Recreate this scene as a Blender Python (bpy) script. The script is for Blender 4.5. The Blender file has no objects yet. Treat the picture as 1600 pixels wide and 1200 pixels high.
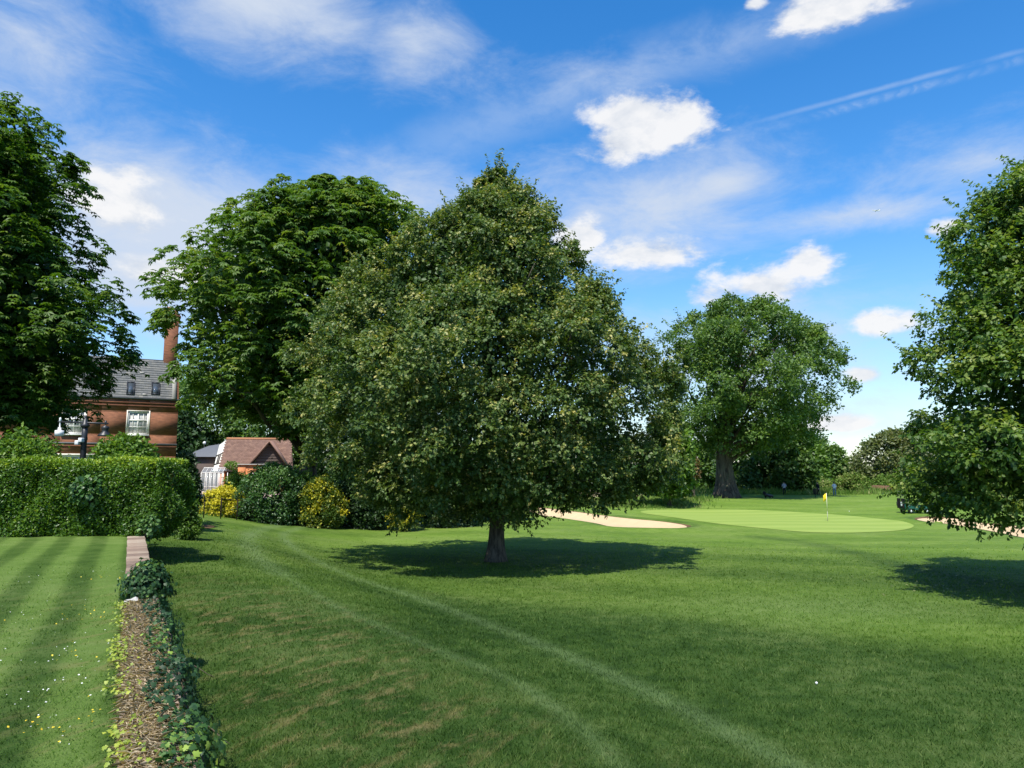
import bpy, bmesh, math, random
import numpy as np
from mathutils import Vector, Matrix

scene = bpy.context.scene
col = scene.collection
R = math.radians

# ------------------------------------------------------------------ camera
EYE = 1.8                      # metres above the upper lawn
FPX = 1109.0                   # focal length for a frame 1600 wide
PITCH = math.atan(135.0 / FPX)
cam_d = bpy.data.cameras.new('camera')
cam_d.sensor_width = 36.0
cam_d.lens = 36.0 * FPX / 1600.0
cam_d.clip_start = 0.05
cam_d.clip_end = 12000
cam = bpy.data.objects.new('camera', cam_d)
col.objects.link(cam)
cam.location = (0, 0, EYE)
cam.rotation_euler = (R(90) + PITCH, 0, 0)
scene.camera = cam

# ------------------------------------------------------------------ light
SUN_ELEV = R(60)
SUN_AZ = R(180 + 20)           # clockwise from +Y : behind the camera, to the left
SUN_DIR = Vector((math.sin(SUN_AZ) * math.cos(SUN_ELEV), math.cos(SUN_AZ) * math.cos(SUN_ELEV), math.sin(SUN_ELEV)))
sun_d = bpy.data.lights.new('sun', 'SUN')
sun_d.energy = 4.6
sun_d.angle = R(0.53)
sun_d.color = (1.0, 0.955, 0.87)
sun = bpy.data.objects.new('sun', sun_d)
col.objects.link(sun)
sun.rotation_euler = SUN_DIR.to_track_quat('Z', 'Y').to_euler()
SKY_STRENGTH = 0.09
EXPO = 1.5                     # the photograph is exposed for the shade

scene.view_settings.view_transform = 'Standard'
scene.view_settings.look = 'None'
scene.view_settings.gamma = 1.0
scene.view_settings.exposure = math.log2(EXPO)
scene.view_settings.use_curve_mapping = False
scene.render.engine = 'CYCLES'
scene.cycles.max_bounces = 6
scene.cycles.diffuse_bounces = 2
scene.cycles.glossy_bounces = 2
scene.cycles.transmission_bounces = 4
scene.cycles.caustics_reflective = False
scene.cycles.caustics_refractive = False

# ------------------------------------------------------------------ camera geometry used only to survey places
CP, SP = math.cos(PITCH), math.sin(PITCH)


def ray(px, py):
    x = (px - 800.0) / FPX
    v = -(py - 600.0) / FPX
    return np.array([x, CP - v * SP, SP + v * CP])


def at(px, py, Y):
    d = ray(px, py)
    return np.array([0, 0, EYE]) + d * (Y / d[1])


def onz(px, py, z):
    d = ray(px, py)
    return np.array([0, 0, EYE]) + d * ((z - EYE) / d[2])


def ss(a, b, x):
    t = np.clip((np.asarray(x, float) - a) / (b - a), 0, 1)
    return t * t * (3 - 2 * t)


# ------------------------------------------------------------------ node helpers
def N(nt, typ, **kw):
    n = nt.nodes.new(typ)
    for k, v in kw.items():
        setattr(n, k, v)
    return n


def mth(nt, op, a, b=None, c=None, clamp=False):
    n = nt.nodes.new('ShaderNodeMath')
    n.operation = op
    n.use_clamp = clamp
    for i, s in enumerate((a, b, c)):
        if s is None:
            continue
        if isinstance(s, (int, float)):
            n.inputs[i].default_value = s
        else:
            nt.links.new(s, n.inputs[i])
    return n.outputs[0]


def vdot(nt, v, c):
    n = nt.nodes.new('ShaderNodeVectorMath')
    n.operation = 'DOT_PRODUCT'
    nt.links.new(v, n.inputs[0])
    n.inputs[1].default_value = tuple(float(q) for q in c)
    return n.outputs['Value']


def sstep(nt, a, b, x):
    n = nt.nodes.new('ShaderNodeMapRange')
    n.interpolation_type = 'SMOOTHSTEP'
    n.inputs['From Min'].default_value = a
    n.inputs['From Max'].default_value = b
    nt.links.new(x, n.inputs['Value'])
    return n.outputs[0]


def mixc(nt, fac, a, b, blend='MIX'):
    n = nt.nodes.new('ShaderNodeMix')
    n.data_type = 'RGBA'
    n.blend_type = blend
    n.clamp_factor = True
    if isinstance(fac, (int, float)):
        n.inputs[0].default_value = fac
    else:
        nt.links.new(fac, n.inputs[0])
    for i, s in ((6, a), (7, b)):
        if isinstance(s, (tuple, list)):
            n.inputs[i].default_value = (s[0], s[1], s[2], 1)
        else:
            nt.links.new(s, n.inputs[i])
    return n.outputs[2]


def noise(nt, vec, scale, detail=4, rough=0.5, dist=0.0):
    n = nt.nodes.new('ShaderNodeTexNoise')
    n.inputs['Scale'].default_value = scale
    n.inputs['Detail'].default_value = detail
    n.inputs['Roughness'].default_value = rough
    n.inputs['Distortion'].default_value = dist
    if vec is not None:
        nt.links.new(vec, n.inputs['Vector'])
    return n.outputs['Fac']


def mapping(nt, vec, loc=(0, 0, 0), rot=(0, 0, 0), scale=(1, 1, 1)):
    n = nt.nodes.new('ShaderNodeMapping')
    n.inputs['Location'].default_value = loc
    n.inputs['Rotation'].default_value = rot
    n.inputs['Scale'].default_value = scale
    nt.links.new(vec, n.inputs['Vector'])
    return n.outputs[0]


def ramp(nt, fac, stops):
    n = nt.nodes.new('ShaderNodeValToRGB')
    cr = n.color_ramp
    while len(cr.elements) < len(stops):
        cr.elements.new(0.5)
    for e, (p, c) in zip(cr.elements, stops):
        e.position = p
        e.color = (c[0], c[1], c[2], 1)
    nt.links.new(fac, n.inputs[0])
    return n.outputs[0]


# ------------------------------------------------------------------ sky
def build_world():
    w = bpy.data.worlds.new('World')
    scene.world = w
    w.use_nodes = True
    nt = w.node_tree
    nt.nodes.clear()
    out = N(nt, 'ShaderNodeOutputWorld')
    bg = N(nt, 'ShaderNodeBackground')
    bg.inputs['Strength'].default_value = SKY_STRENGTH
    nt.links.new(bg.outputs[0], out.inputs['Surface'])
    sky = N(nt, 'ShaderNodeTexSky')
    sky.sky_type = 'NISHITA'
    sky.sun_disc = False
    sky.sun_elevation = SUN_ELEV
    sky.sun_rotation = SUN_AZ
    sky.altitude = 0
    sky.air_density = 1.0
    sky.dust_density = 0.4
    sky.ozone_density = 1.2
    tc = N(nt, 'ShaderNodeTexCoord')
    D = tc.outputs['Generated']
    hs = N(nt, 'ShaderNodeHueSaturation')
    hs.inputs['Hue'].default_value = 0.503
    hs.inputs['Saturation'].default_value = 1.42
    hs.inputs['Value'].default_value = 1.72
    nt.links.new(sky.outputs[0], hs.inputs['Color'])
    skyc = hs.outputs[0]
    k = 1.0 / (SKY_STRENGTH * EXPO)

    sx = N(nt, 'ShaderNodeSeparateXYZ'); nt.links.new(D, sx.inputs[0])
    az = mth(nt, 'ARCTAN2', sx.outputs[0], sx.outputs[1])
    el = mth(nt, 'ARCSINE', sx.outputs[2])
    cb = N(nt, 'ShaderNodeCombineXYZ'); nt.links.new(az, cb.inputs[0]); nt.links.new(el, cb.inputs[1])
    AE = cb.outputs[0]
    dm = mapping(nt, D, scale=(1, 1, 1.9))
    n_shape = noise(nt, dm, 10.0, 8, 0.62, 0.15)
    n_relief = noise(nt, mapping(nt, D, loc=(0.010, 0.0, -0.030), scale=(1, 1, 1.9)), 10.0, 5, 0.6, 0.15)
    n_v = noise(nt, mapping(nt, D, rot=(0, R(14), 0), scale=(1, 1, 2.3)), 7.5, 8, 0.66, 0.35)
    relief = mth(nt, 'SUBTRACT', n_shape, n_relief)
    n_c = mth(nt, 'SUBTRACT', n_shape, 0.5)

    def azel(px, py):
        d = ray(px, py); d = d / np.linalg.norm(d)
        return math.atan2(d[0], d[1]), math.asin(d[2])

    def blob(a0, e0, wa, we, flat=None):
        """1 at the middle, 0 on the rim of an ellipse in azimuth and elevation"""
        m = nt.nodes.new('ShaderNodeVectorMath'); m.operation = 'MULTIPLY_ADD'
        nt.links.new(AE, m.inputs[0])
        m.inputs[1].default_value = (1 / wa, 1 / we, 0); m.inputs[2].default_value = (-a0 / wa, -e0 / we, 0)
        o = m.outputs[0]
        if flat:
            f = nt.nodes.new('ShaderNodeVectorMath'); f.operation = 'MULTIPLY'
            nt.links.new(o, f.inputs[0]); f.inputs[1].default_value = (-1, -flat, 0)
            g = nt.nodes.new('ShaderNodeVectorMath'); g.operation = 'MAXIMUM'
            nt.links.new(o, g.inputs[0]); nt.links.new(f.outputs[0], g.inputs[1])
            o = g.outputs[0]
        l = nt.nodes.new('ShaderNodeVectorMath'); l.operation = 'LENGTH'
        nt.links.new(o, l.inputs[0])
        return l.outputs['Value']

    rnd = random.Random(5)
    # high thin cloud : px, py, half width, half height, opacity
    veils = [(270, 370, 330, 190, 1.15), (40, 50, 230, 170, .62), (400, 5, 290, 110, .95), (650, 70, 150, 100, .66),
             (1010, 320, 340, 140, .75), (1330, 335, 290, 40, .70), (1180, 560, 420, 140, .75), (1540, 260, 240, 90, .60),
             (1330, 650, 220, 80, .55), (640, 320, 330, 100, .66), (900, 120, 420, 60, .36), (1130, 285, 130, 50, .8)]
    lst = [(*azel(x, y), a / FPX, b / FPX, o) for x, y, a, b, o in veils]
    for i in range(6):
        lst.append((R(62 + i * 45 - (360 if 62 + i * 45 > 180 else 0)), R(rnd.uniform(12, 55)), rnd.uniform(.25, .4), rnd.uniform(.1, .18), rnd.uniform(.5, .8)))
    V = None
    for a0, e0, wa, we, o in lst:
        m = mth(nt, 'MULTIPLY_ADD', blob(a0, e0, wa, we), -o, o)
        V = m if V is None else mth(nt, 'MAXIMUM', V, m)
    vf = mth(nt, 'MULTIPLY_ADD', mth(nt, 'SUBTRACT', n_v, .5), 1.1, V)
    vf = mth(nt, 'MULTIPLY', sstep(nt, .05, .95, vf), .94)
    # pale air low over the horizon
    hz = mth(nt, 'MULTIPLY', mth(nt, 'SUBTRACT', 1.0, sstep(nt, 0.0, .38, el)), .42)
    c0 = mixc(nt, hz, skyc, (0.40 * k, 0.59 * k, 0.87 * k))
    c1 = mixc(nt, vf, c0, (0.66 * k, 0.74 * k, 0.87 * k))

    def trail(p1, p2, width, op, along, puffs=False):
        d1 = ray(*p1); d2 = ray(*p2)
        d1 = d1 / np.linalg.norm(d1); d2 = d2 / np.linalg.norm(d2)
        kx = np.cross(d1, d2); kx /= np.linalg.norm(kx)
        t = (d2 - d1 * d1.dot(d2)); t /= np.linalg.norm(t)
        ang = math.acos(d1.dot(d2))
        dist = mth(nt, 'ABSOLUTE', mth(nt, 'MULTIPLY_ADD', n_c, width * .9, vdot(nt, D, kx)))
        f = mth(nt, 'SUBTRACT', 1.0, sstep(nt, 0, width, dist))
        al = mth(nt, 'ARCTAN2', vdot(nt, D, t), vdot(nt, D, d1))
        f = mth(nt, 'MULTIPLY', f, sstep(nt, -0.01, ang * along, al))
        f = mth(nt, 'MULTIPLY', f, mth(nt, 'SUBTRACT', 1.0, sstep(nt, ang * 1.2, ang * 1.8, al)))
        f = mth(nt, 'MULTIPLY', f, sstep(nt, .25, .6, n_shape))
        if puffs:
            pf = mth(nt, 'SINE', mth(nt, 'ADD', mth(nt, 'MULTIPLY', al, 420.0), mth(nt, 'MULTIPLY', n_shape, 46.0)))
            f = mth(nt, 'MULTIPLY', f, mth(nt, 'MULTIPLY_ADD', pf, 0.3, 0.7))
        return mth(nt, 'MULTIPLY', f, op)
    tr = trail((1130, 205), (1600, 78), 0.0045, .28, .5)
    tr = mth(nt, 'MAXIMUM', tr, trail((1130, 222), (1600, 92), 0.0075, .24, .5, True))
    tr = mth(nt, 'MAXIMUM', tr, trail((480, 300), (1150, 60), 0.05, .26, .5))
    c1 = mixc(nt, tr, c1, (0.72 * k, 0.82 * k, 0.95 * k))

    # cumulus : px, py, half width, half height
    cum = [(1005, 212, 140, 60), (975, 186, 95, 50), (995, 398, 125, 52), (905, 372, 75, 45), (1195, 445, 140, 46), (1265, 415, 60, 45),
           (1310, 8, 120, 50), (1385, 508, 62, 30), (1350, 585, 34, 22), (1478, 358, 34, 20), (1310, 664, 60, 17), 
           (185, 325, 95, 70), (310, 430, 130, 40), (1180, 5, 30, 18)]
    lst = [(*azel(x, y), a / FPX * 1.0, b / FPX * .95) for x, y, a, b in cum]
    for i in range(9):
        a_ = 52 + i * 30 + rnd.uniform(-7, 7)
        lst.append((R(a_ - (360 if a_ > 180 else 0)), R(rnd.uniform(8, 45)), rnd.uniform(.07, .15), rnd.uniform(.035, .065)))
    E = None
    for a0, e0, wa, we in lst:
        l = blob(a0, e0, wa, we, 1.3)
        E = l if E is None else mth(nt, 'MINIMUM', E, l)
    M = mth(nt, 'SUBTRACT', 1.0, E)
    field = mth(nt, 'MULTIPLY_ADD', n_c, 2.1, M)
    dens = mth(nt, 'MULTIPLY', sstep(nt, 0.08, 0.6, field), sstep(nt, -0.45, 0.0, M))
    sh = mth(nt, 'MULTIPLY_ADD', relief, 2.2, mth(nt, 'MULTIPLY_ADD', dens, .25, .42), clamp=True)
    cc = ramp(nt, sh, [(0.0, (0.58 * k, 0.63 * k, 0.72 * k)), (0.45, (0.80 * k, 0.83 * k, 0.88 * k)), (0.8, (0.95 * k, 0.95 * k, 0.96 * k))])
    c2 = mixc(nt, mth(nt, 'MULTIPLY', dens, 0.96), c1, cc)
    nt.links.new(c2, bg.inputs['Color'])
    w.cycles.sampling_method = 'MANUAL'
    w.cycles.sample_map_resolution = 512


build_world()

# ------------------------------------------------------------------ object helpers


def tag(o, label=None, cat=None, group=None, kind=None):
    if label: o['label'] = label
    if cat: o['category'] = cat
    if group: o['group'] = group
    if kind: o['kind'] = kind
    return o


def empty(name, loc, rz=0.0, label=None, cat=None, group=None):
    o = bpy.data.objects.new(name, None)
    col.objects.link(o)
    o.empty_display_size = 0.2
    o.location = tuple(float(q) for q in loc)
    o.rotation_euler = (0, 0, rz)
    return tag(o, label, cat, group)


def rawmesh(name, verts, loops, starts, totals, mat, parent=None, attrs=None, smooth=False, vattrs=None):
    me = bpy.data.meshes.new(name)
    verts = np.asarray(verts, np.float32)
    me.vertices.add(len(verts)); me.vertices.foreach_set('co', verts.ravel())
    me.loops.add(len(loops)); me.loops.foreach_set('vertex_index', np.asarray(loops, np.int32))
    me.polygons.add(len(starts))
    me.polygons.foreach_set('loop_start', np.asarray(starts, np.int32))
    if smooth:
        me.polygons.foreach_set('use_smooth', np.ones(len(starts), bool))
    for k, v in (attrs or {}).items():
        a = me.attributes.new(k, 'FLOAT', 'FACE'); a.data.foreach_set('value', np.asarray(v, np.float32))
    for k, v in (vattrs or {}).items():
        a = me.attributes.new(k, 'FLOAT_COLOR', 'POINT'); a.data.foreach_set('color', np.asarray(v, np.float32).ravel())
    me.update(calc_edges=True)
    me.validate()
    if mat is not None:
        me.materials.append(mat)
    o = bpy.data.objects.new(name, me)
    col.objects.link(o)
    if parent is not None:
        o.parent = parent
    return o


class MB:
    """collects shapes in local coordinates; build() links them as one mesh"""

    def __init__(s):
        s.v = []; s.f = []; s.t = []

    def add(s, vs, fs, tint=0.5):
        b = len(s.v)
        s.v += [tuple(map(float, q)) for q in vs]
        s.f += [tuple(b + i for i in f) for f in fs]
        s.t += [tint] * len(fs)
        return s

    def box(s, a, b, tint=0.5, M=None):
        x0, y0, z0 = a; x1, y1, z1 = b
        vs = [(x0, y0, z0), (x1, y0, z0), (x1, y1, z0), (x0, y1, z0), (x0, y0, z1), (x1, y0, z1), (x1, y1, z1), (x0, y1, z1)]
        if M is not None:
            vs = [tuple(M @ Vector(q)) for q in vs]
        return s.add(vs, [(0, 3, 2, 1), (4, 5, 6, 7), (0, 1, 5, 4), (1, 2, 6, 5), (2, 3, 7, 6), (3, 0, 4, 7)], tint)

    def cyl(s, c, r0, r1, h, n=14, tint=0.5, M=None):
        vs = []
        for zz, r in ((0, r0), (h, r1)):
            for i in range(n):
                a = 2 * math.pi * i / n
                vs.append((c[0] + r * math.cos(a), c[1] + r * math.sin(a), c[2] + zz))
        if M is not None:
            vs = [tuple(M @ Vector(q)) for q in vs]
        fs = [(i, (i + 1) % n, n + (i + 1) % n, n + i) for i in range(n)] + [tuple(reversed(range(n))), tuple(range(n, 2 * n))]
        return s.add(vs, fs, tint)

    def lathe(s, prof, n=14, c=(0, 0, 0), M=None, tint=.5):
        vs = []
        for r, z in prof:
            for i in range(n):
                a = 2 * math.pi * i / n
                vs.append((c[0] + r * math.cos(a), c[1] + r * math.sin(a), c[2] + z))
        if M is not None:
            vs = [tuple(M @ Vector(q)) for q in vs]
        fs = []
        for k in range(len(prof) - 1):
            fs += [(k * n + i, k * n + (i + 1) % n, (k + 1) * n + (i + 1) % n, (k + 1) * n + i) for i in range(n)]
        fs += [tuple(reversed(range(n))), tuple(range((len(prof) - 1) * n, len(prof) * n))]
        return s.add(vs, fs, tint)

    def tube(s, pts, radii, n=7, tint=.5, cap=True):
        pts = [Vector(p) for p in pts]
        vs = []
        ref = Vector((0.31, 0.17, 0.93)).normalized()
        for i, p in enumerate(pts):
            t = (pts[min(i + 1, len(pts) - 1)] - pts[max(i - 1, 0)])
            t = t.normalized() if t.length > 1e-9 else Vector((0, 0, 1))
            rr = ref if abs(t.dot(ref)) < 0.95 else Vector((1, 0, 0))
            a = t.cross(rr).normalized(); b = t.cross(a)
            for j in range(n):
                q = 2 * math.pi * j / n
                vs.append(tuple(p + (a * math.cos(q) + b * math.sin(q)) * radii[i]))
        m = len(pts)
        fs = [(i * n + j, (i + 1) * n + j, (i + 1) * n + (j + 1) % n, i * n + (j + 1) % n) for i in range(m - 1) for j in range(n)]
        if cap:
            fs += [tuple(range(n)), tuple(reversed(range((m - 1) * n, m * n)))]
        return s.add(vs, fs, tint)

    def prism(s, poly, y0, y1, tint=.5):
        """poly in (x,z), extruded along y"""
        n = len(poly)
        vs = [(x, y0, z) for x, z in poly] + [(x, y1, z) for x, z in poly]
        fs = [tuple(range(n)), tuple(reversed(range(n, 2 * n)))] + [(i, n + i, n + (i + 1) % n, (i + 1) % n) for i in range(n)]
        return s.add(vs, fs, tint)

    def build(s, name, mat, parent=None, smooth=False, bevel=0.0, loc=None):
        lens = [len(f) for f in s.f]
        starts = np.concatenate([[0], np.cumsum(lens)[:-1]]) if lens else []
        loops = [i for f in s.f for i in f]
        o = rawmesh(name, s.v, loops, starts, lens, mat, parent, {'tint': s.t}, smooth)
        if bevel > 0:
            m = o.modifiers.new('bevel', 'BEVEL'); m.width = bevel; m.segments = 2; m.limit_method = 'ANGLE'
        if loc is not None:
            o.location = loc
        return o


# ------------------------------------------------------------------ materials
MATS = {}


def newmat(name):
    m = bpy.data.materials.new(name)
    m.use_nodes = True
    m.node_tree.nodes.clear()
    MATS[name] = m
    return m, m.node_tree


def finish(nt, color, rough=0.8, spec=0.3, bump=None, bstr=0.4, bdist=0.02, metallic=0.0):
    p = N(nt, 'ShaderNodeBsdfPrincipled')
    o = N(nt, 'ShaderNodeOutputMaterial')
    if isinstance(color, (tuple, list)):
        p.inputs['Base Color'].default_value = (*color, 1)
    else:
        nt.links.new(color, p.inputs['Base Color'])
    p.inputs['Roughness'].default_value = rough
    p.inputs['Metallic'].default_value = metallic
    p.inputs['Specular IOR Level'].default_value = spec
    if bump is not None:
        b = N(nt, 'ShaderNodeBump')
        b.inputs['Strength'].default_value = bstr
        b.inputs['Distance'].default_value = bdist
        nt.links.new(bump, b.inputs['Height'])
        nt.links.new(b.outputs[0], p.inputs['Normal'])
    nt.links.new(p.outputs[0], o.inputs['Surface'])
    return p


def attr(nt, name, out='Fac'):
    a = N(nt, 'ShaderNodeAttribute')
    a.attribute_name = name
    return a.outputs[out]


def pos(nt):
    return N(nt, 'ShaderNodeNewGeometry').outputs['Position']


def objc(nt):
    return N(nt, 'ShaderNodeTexCoord').outputs['Object']


def leafmat(name, stops, transl=0.32, rough=0.5, spec=0.35, tcol=1.5):
    m, nt = newmat(name)
    c = ramp(nt, attr(nt, 'tint'), stops)
    p = N(nt, 'ShaderNodeBsdfPrincipled')
    nt.links.new(c, p.inputs['Base Color'])
    p.inputs['Roughness'].default_value = rough
    p.inputs['Specular IOR Level'].default_value = spec
    t = N(nt, 'ShaderNodeBsdfTranslucent')
    tc = mixc(nt, 1.0, c, (tcol * 1.05, tcol * 1.1, tcol * 0.45), 'MULTIPLY')
    nt.links.new(tc, t.inputs['Color'])
    mx = N(nt, 'ShaderNodeMixShader')
    mx.inputs[0].default_value = transl
    nt.links.new(p.outputs[0], mx.inputs[1]); nt.links.new(t.outputs[0], mx.inputs[2])
    o = N(nt, 'ShaderNodeOutputMaterial')
    nt.links.new(mx.outputs[0], o.inputs['Surface'])
    return m


leafmat('lime_leaf', [(0.0, (.032, .066, .016)), (.4, (.072, .128, .028)), (.72, (.155, .20, .045)), (1.0, (.44, .40, .14))], .27)
leafmat('lime_leaf_b', [(0.0, (.030, .070, .012)), (.45, (.070, .142, .022)), (.8, (.15, .225, .036)), (1.0, (.24, .29, .07))], .36)
leafmat('chestnut_leaf', [(0.0, (.026, .062, .010)), (.45, (.062, .130, .018)), (.8, (.115, .19, .028)), (1.0, (.19, .24, .045))], .36)
leafmat('dark_chestnut_leaf', [(0.0, (.018, .048, .006)), (.45, (.045, .105, .010)), (.8, (.09, .165, .016)), (1.0, (.14, .21, .028))], .36)
leafmat('oak_leaf', [(0.0, (.036, .080, .020)), (.45, (.072, .142, .032)), (.8, (.12, .20, .044)), (1.0, (.19, .27, .06))], .36)
leafmat('evergreen_leaf', [(0.0, (.012, .030, .010)), (.5, (.026, .062, .017)), (1.0, (.065, .125, .03))], .2)
leafmat('bush_leaf', [(0.0, (.020, .055, .014)), (.5, (.045, .115, .026)), (1.0, (.13, .23, .06))], .25, .4, .5)
leafmat('bright_leaf', [(0.0, (.045, .10, .014)), (.5, (.10, .19, .024)), (1.0, (.21, .31, .05))])
leafmat('pale_leaf', [(0.0, (.075, .10, .030)), (.5, (.13, .16, .055)), (1.0, (.25, .26, .11))])
leafmat('hedge_leaf', [(0.0, (.026, .066, .007)), (.5, (.075, .16, .013)), (.8, (.17, .27, .020)), (1.0, (.34, .42, .03))], .25, .4, .45)
leafmat('yellow_leaf', [(0.0, (.06, .11, .015)), (.22, (.16, .19, .015)), (.5, (.46, .42, .022)), (1.0, (.72, .62, .05))], .25)
leafmat('ivy_leaf', [(0.0, (.010, .030, .010)), (.5, (.024, .065, .020)), (.8, (.07, .15, .03)), (1.0, (.24, .34, .05))], .18, .5, .3)
leafmat('creeper_leaf', [(0.0, (.10, .16, .02)), (.5, (.22, .29, .03)), (1.0, (.38, .42, .05))], .25)
leafmat('rough_grass', [(0.0, (.06, .13, .02)), (.5, (.13, .21, .04)), (1.0, (.27, .27, .11))], .25, .7, .1)
leafmat('straw', [(0.0, (.20, .15, .09)), (.5, (.40, .31, .20)), (1.0, (.62, .52, .37))], .15, .8, .1)
leafmat('petal_white', [(0.0, (.7, .7, .66)), (1.0, (.85, .85, .8))], .2)
leafmat('petal_yellow', [(0.0, (.70, .45, .02)), (1.0, (.80, .62, .05))], .2)
leafmat('russet_leaf', [(0.0, (.10, .07, .03)), (.5, (.18, .13, .05)), (1.0, (.28, .19, .07))], .2)


def barkmat(name, c0, c1, scale=9):
    m, nt = newmat(name)
    P = pos(nt)
    v = mapping(nt, P, scale=(1, 1, .22))
    n1 = noise(nt, v, scale, 8, .65, .6)
    n2 = noise(nt, P, 2.0, 4, .6)
    c = mixc(nt, sstep(nt, .35, .65, n1), c0, c1)
    c = mixc(nt, mth(nt, 'MULTIPLY', sstep(nt, .5, .7, n2), .45), c, (.10, .115, .06))
    finish(nt, c, .9, .15, n1, .9, .05)
    return m


barkmat('lime_bark', (.055, .044, .034), (.16, .13, .10))
barkmat('oak_bark', (.035, .028, .022), (.12, .095, .07), 3.0)

# lawn : mow.r = pale mower lines and painted sheen, mow.g = dry bank, mow.b = light fairway, painted sheen and far brightness
def lawnmat(name, blades=False):
    m, nt = newmat(name)
    P = pos(nt)
    a = N(nt, 'ShaderNodeAttribute'); a.attribute_name = 'mow'
    sp = N(nt, 'ShaderNodeSeparateColor'); nt.links.new(a.outputs['Color'], sp.inputs[0])
    pale, dry, fair = sp.outputs[0], sp.outputs[1], sp.outputs[2]
    big = noise(nt, mapping(nt, P, scale=(.6, 1, 1)), .33, 4, .55, .3)
    mid = noise(nt, P, 2.3, 5, .62)
    fine = noise(nt, P, 34.0, 5, .7)
    f = mth(nt, 'ADD', mth(nt, 'MULTIPLY', mid, .55), mth(nt, 'MULTIPLY', fine, .45))
    f = mth(nt, 'ADD', f, mth(nt, 'MULTIPLY', mth(nt, 'SUBTRACT', big, .5), .55))
    if blades:
        f = mth(nt, 'ADD', f, mth(nt, 'MULTIPLY', mth(nt, 'SUBTRACT', attr(nt, 'tint'), .5), .42))
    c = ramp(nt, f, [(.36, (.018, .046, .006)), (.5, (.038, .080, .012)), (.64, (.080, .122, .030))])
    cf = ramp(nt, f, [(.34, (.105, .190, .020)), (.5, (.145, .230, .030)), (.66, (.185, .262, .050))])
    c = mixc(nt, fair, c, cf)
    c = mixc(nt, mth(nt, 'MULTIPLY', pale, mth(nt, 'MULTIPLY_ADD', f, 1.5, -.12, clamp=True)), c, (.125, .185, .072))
    mp = N(nt, 'ShaderNodeMapping'); mp.vector_type = 'TEXTURE'
    mp.inputs['Rotation'].default_value = (0, 0, R(66)); mp.inputs['Scale'].default_value = (1.9, .62, 1)
    nt.links.new(P, mp.inputs['Vector'])
    bd = noise(nt, mp.outputs[0], 2.6, 6, .68, .3)
    thr = sstep(nt, .48, .68, bd)
    c = mixc(nt, mth(nt, 'MULTIPLY', mth(nt, 'MULTIPLY', thr, dry), .62), c, (.22, .175, .075))
    if blades:
        c = mixc(nt, 1.0, c, (1.45, 1.45, 1.4), 'MULTIPLY')
        p = N(nt, 'ShaderNodeBsdfPrincipled')
        nt.links.new(c, p.inputs['Base Color'])
        p.inputs['Roughness'].default_value = .6; p.inputs['Specular IOR Level'].default_value = .2
        t = N(nt, 'ShaderNodeBsdfTranslucent')
        nt.links.new(mixc(nt, 1.0, c, (1.3, 1.4, .7), 'MULTIPLY'), t.inputs['Color'])
        mx = N(nt, 'ShaderNodeMixShader'); mx.inputs[0].default_value = .45
        nt.links.new(p.outputs[0], mx.inputs[1]); nt.links.new(t.outputs[0], mx.inputs[2])
        o = N(nt, 'ShaderNodeOutputMaterial'); nt.links.new(mx.outputs[0], o.inputs['Surface'])
    else:
        fb = noise(nt, mapping(nt, P, scale=(1, 1, .3)), 75.0, 3, .7)
        finish(nt, c, .85, .12, mth(nt, 'ADD', fb, mth(nt, 'MULTIPLY', mid, .8)), .8, .03)
    return m


lawnmat('lawn'); lawnmat('lawn_blades', True)

m, nt = newmat('green_turf')
P = pos(nt)
_s = mth(nt, 'SINE', mth(nt, 'ADD', mth(nt, 'MULTIPLY', vdot(nt, P, (-.12, 1, 0)), 2 * math.pi / 3.1), mth(nt, 'MULTIPLY', noise(nt, P, .2, 2), 1.5)))
c = mixc(nt, mth(nt, 'MULTIPLY', sstep(nt, -.6, .6, _s), .8), (.185, .270, .050), (.245, .320, .072))
c = mixc(nt, mth(nt, 'MULTIPLY', noise(nt, P, .6, 5, .65), .5), c, (.27, .33, .075))
finish(nt, c, .85, .1, noise(nt, P, 60, 3), .3, .01)

m, nt = newmat('sand')
P = pos(nt)
n1 = noise(nt, P, 1.2, 6, .6); n2 = noise(nt, mapping(nt, P, scale=(.7, 3, 1)), 3, 3, .5)
finish(nt, mixc(nt, n1, (.47, .345, .20), (.57, .44, .27)), .95, .05, mth(nt, 'ADD', n1, n2), .5, .1)

m, nt = newmat('soil')
P = pos(nt)
n1 = noise(nt, P, 4, 8, .65)
finish(nt, mixc(nt, n1, (.06, .038, .022), (.19, .115, .065)), .95, .05, n1, .8, .06)

m, nt = newmat('brick')
T = objc(nt)
sx = N(nt, 'ShaderNodeSeparateXYZ'); nt.links.new(T, sx.inputs[0])
cx = N(nt, 'ShaderNodeCombineXYZ')
nt.links.new(mth(nt, 'ADD', sx.outputs[0], sx.outputs[1]), cx.inputs[0]); nt.links.new(sx.outputs[2], cx.inputs[1])
b = N(nt, 'ShaderNodeTexBrick'); nt.links.new(cx.outputs[0], b.inputs['Vector'])
b.inputs['Scale'].default_value = 1.0; b.inputs['Brick Width'].default_value = .235; b.inputs['Row Height'].default_value = .078
b.inputs['Mortar Size'].default_value = .006; b.inputs['Mortar Smooth'].default_value = .2
b.inputs['Color1'].default_value = (.26, .108, .058, 1); b.inputs['Color2'].default_value = (.20, .085, .048, 1); b.inputs['Mortar'].default_value = (.20, .115, .075, 1)
n1 = noise(nt, T, 1.1, 6, .65)
n3 = noise(nt, mapping(nt, T, scale=(1, 1, .2)), 1.6, 5, .6)
c = mixc(nt, mth(nt, 'MULTIPLY', sstep(nt, .45, .75, n1), .3), b.outputs['Color'], (.33, .125, .055))
c = mixc(nt, mth(nt, 'MULTIPLY', sstep(nt, .52, .75, n3), .2), c, (.075, .048, .035))
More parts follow.
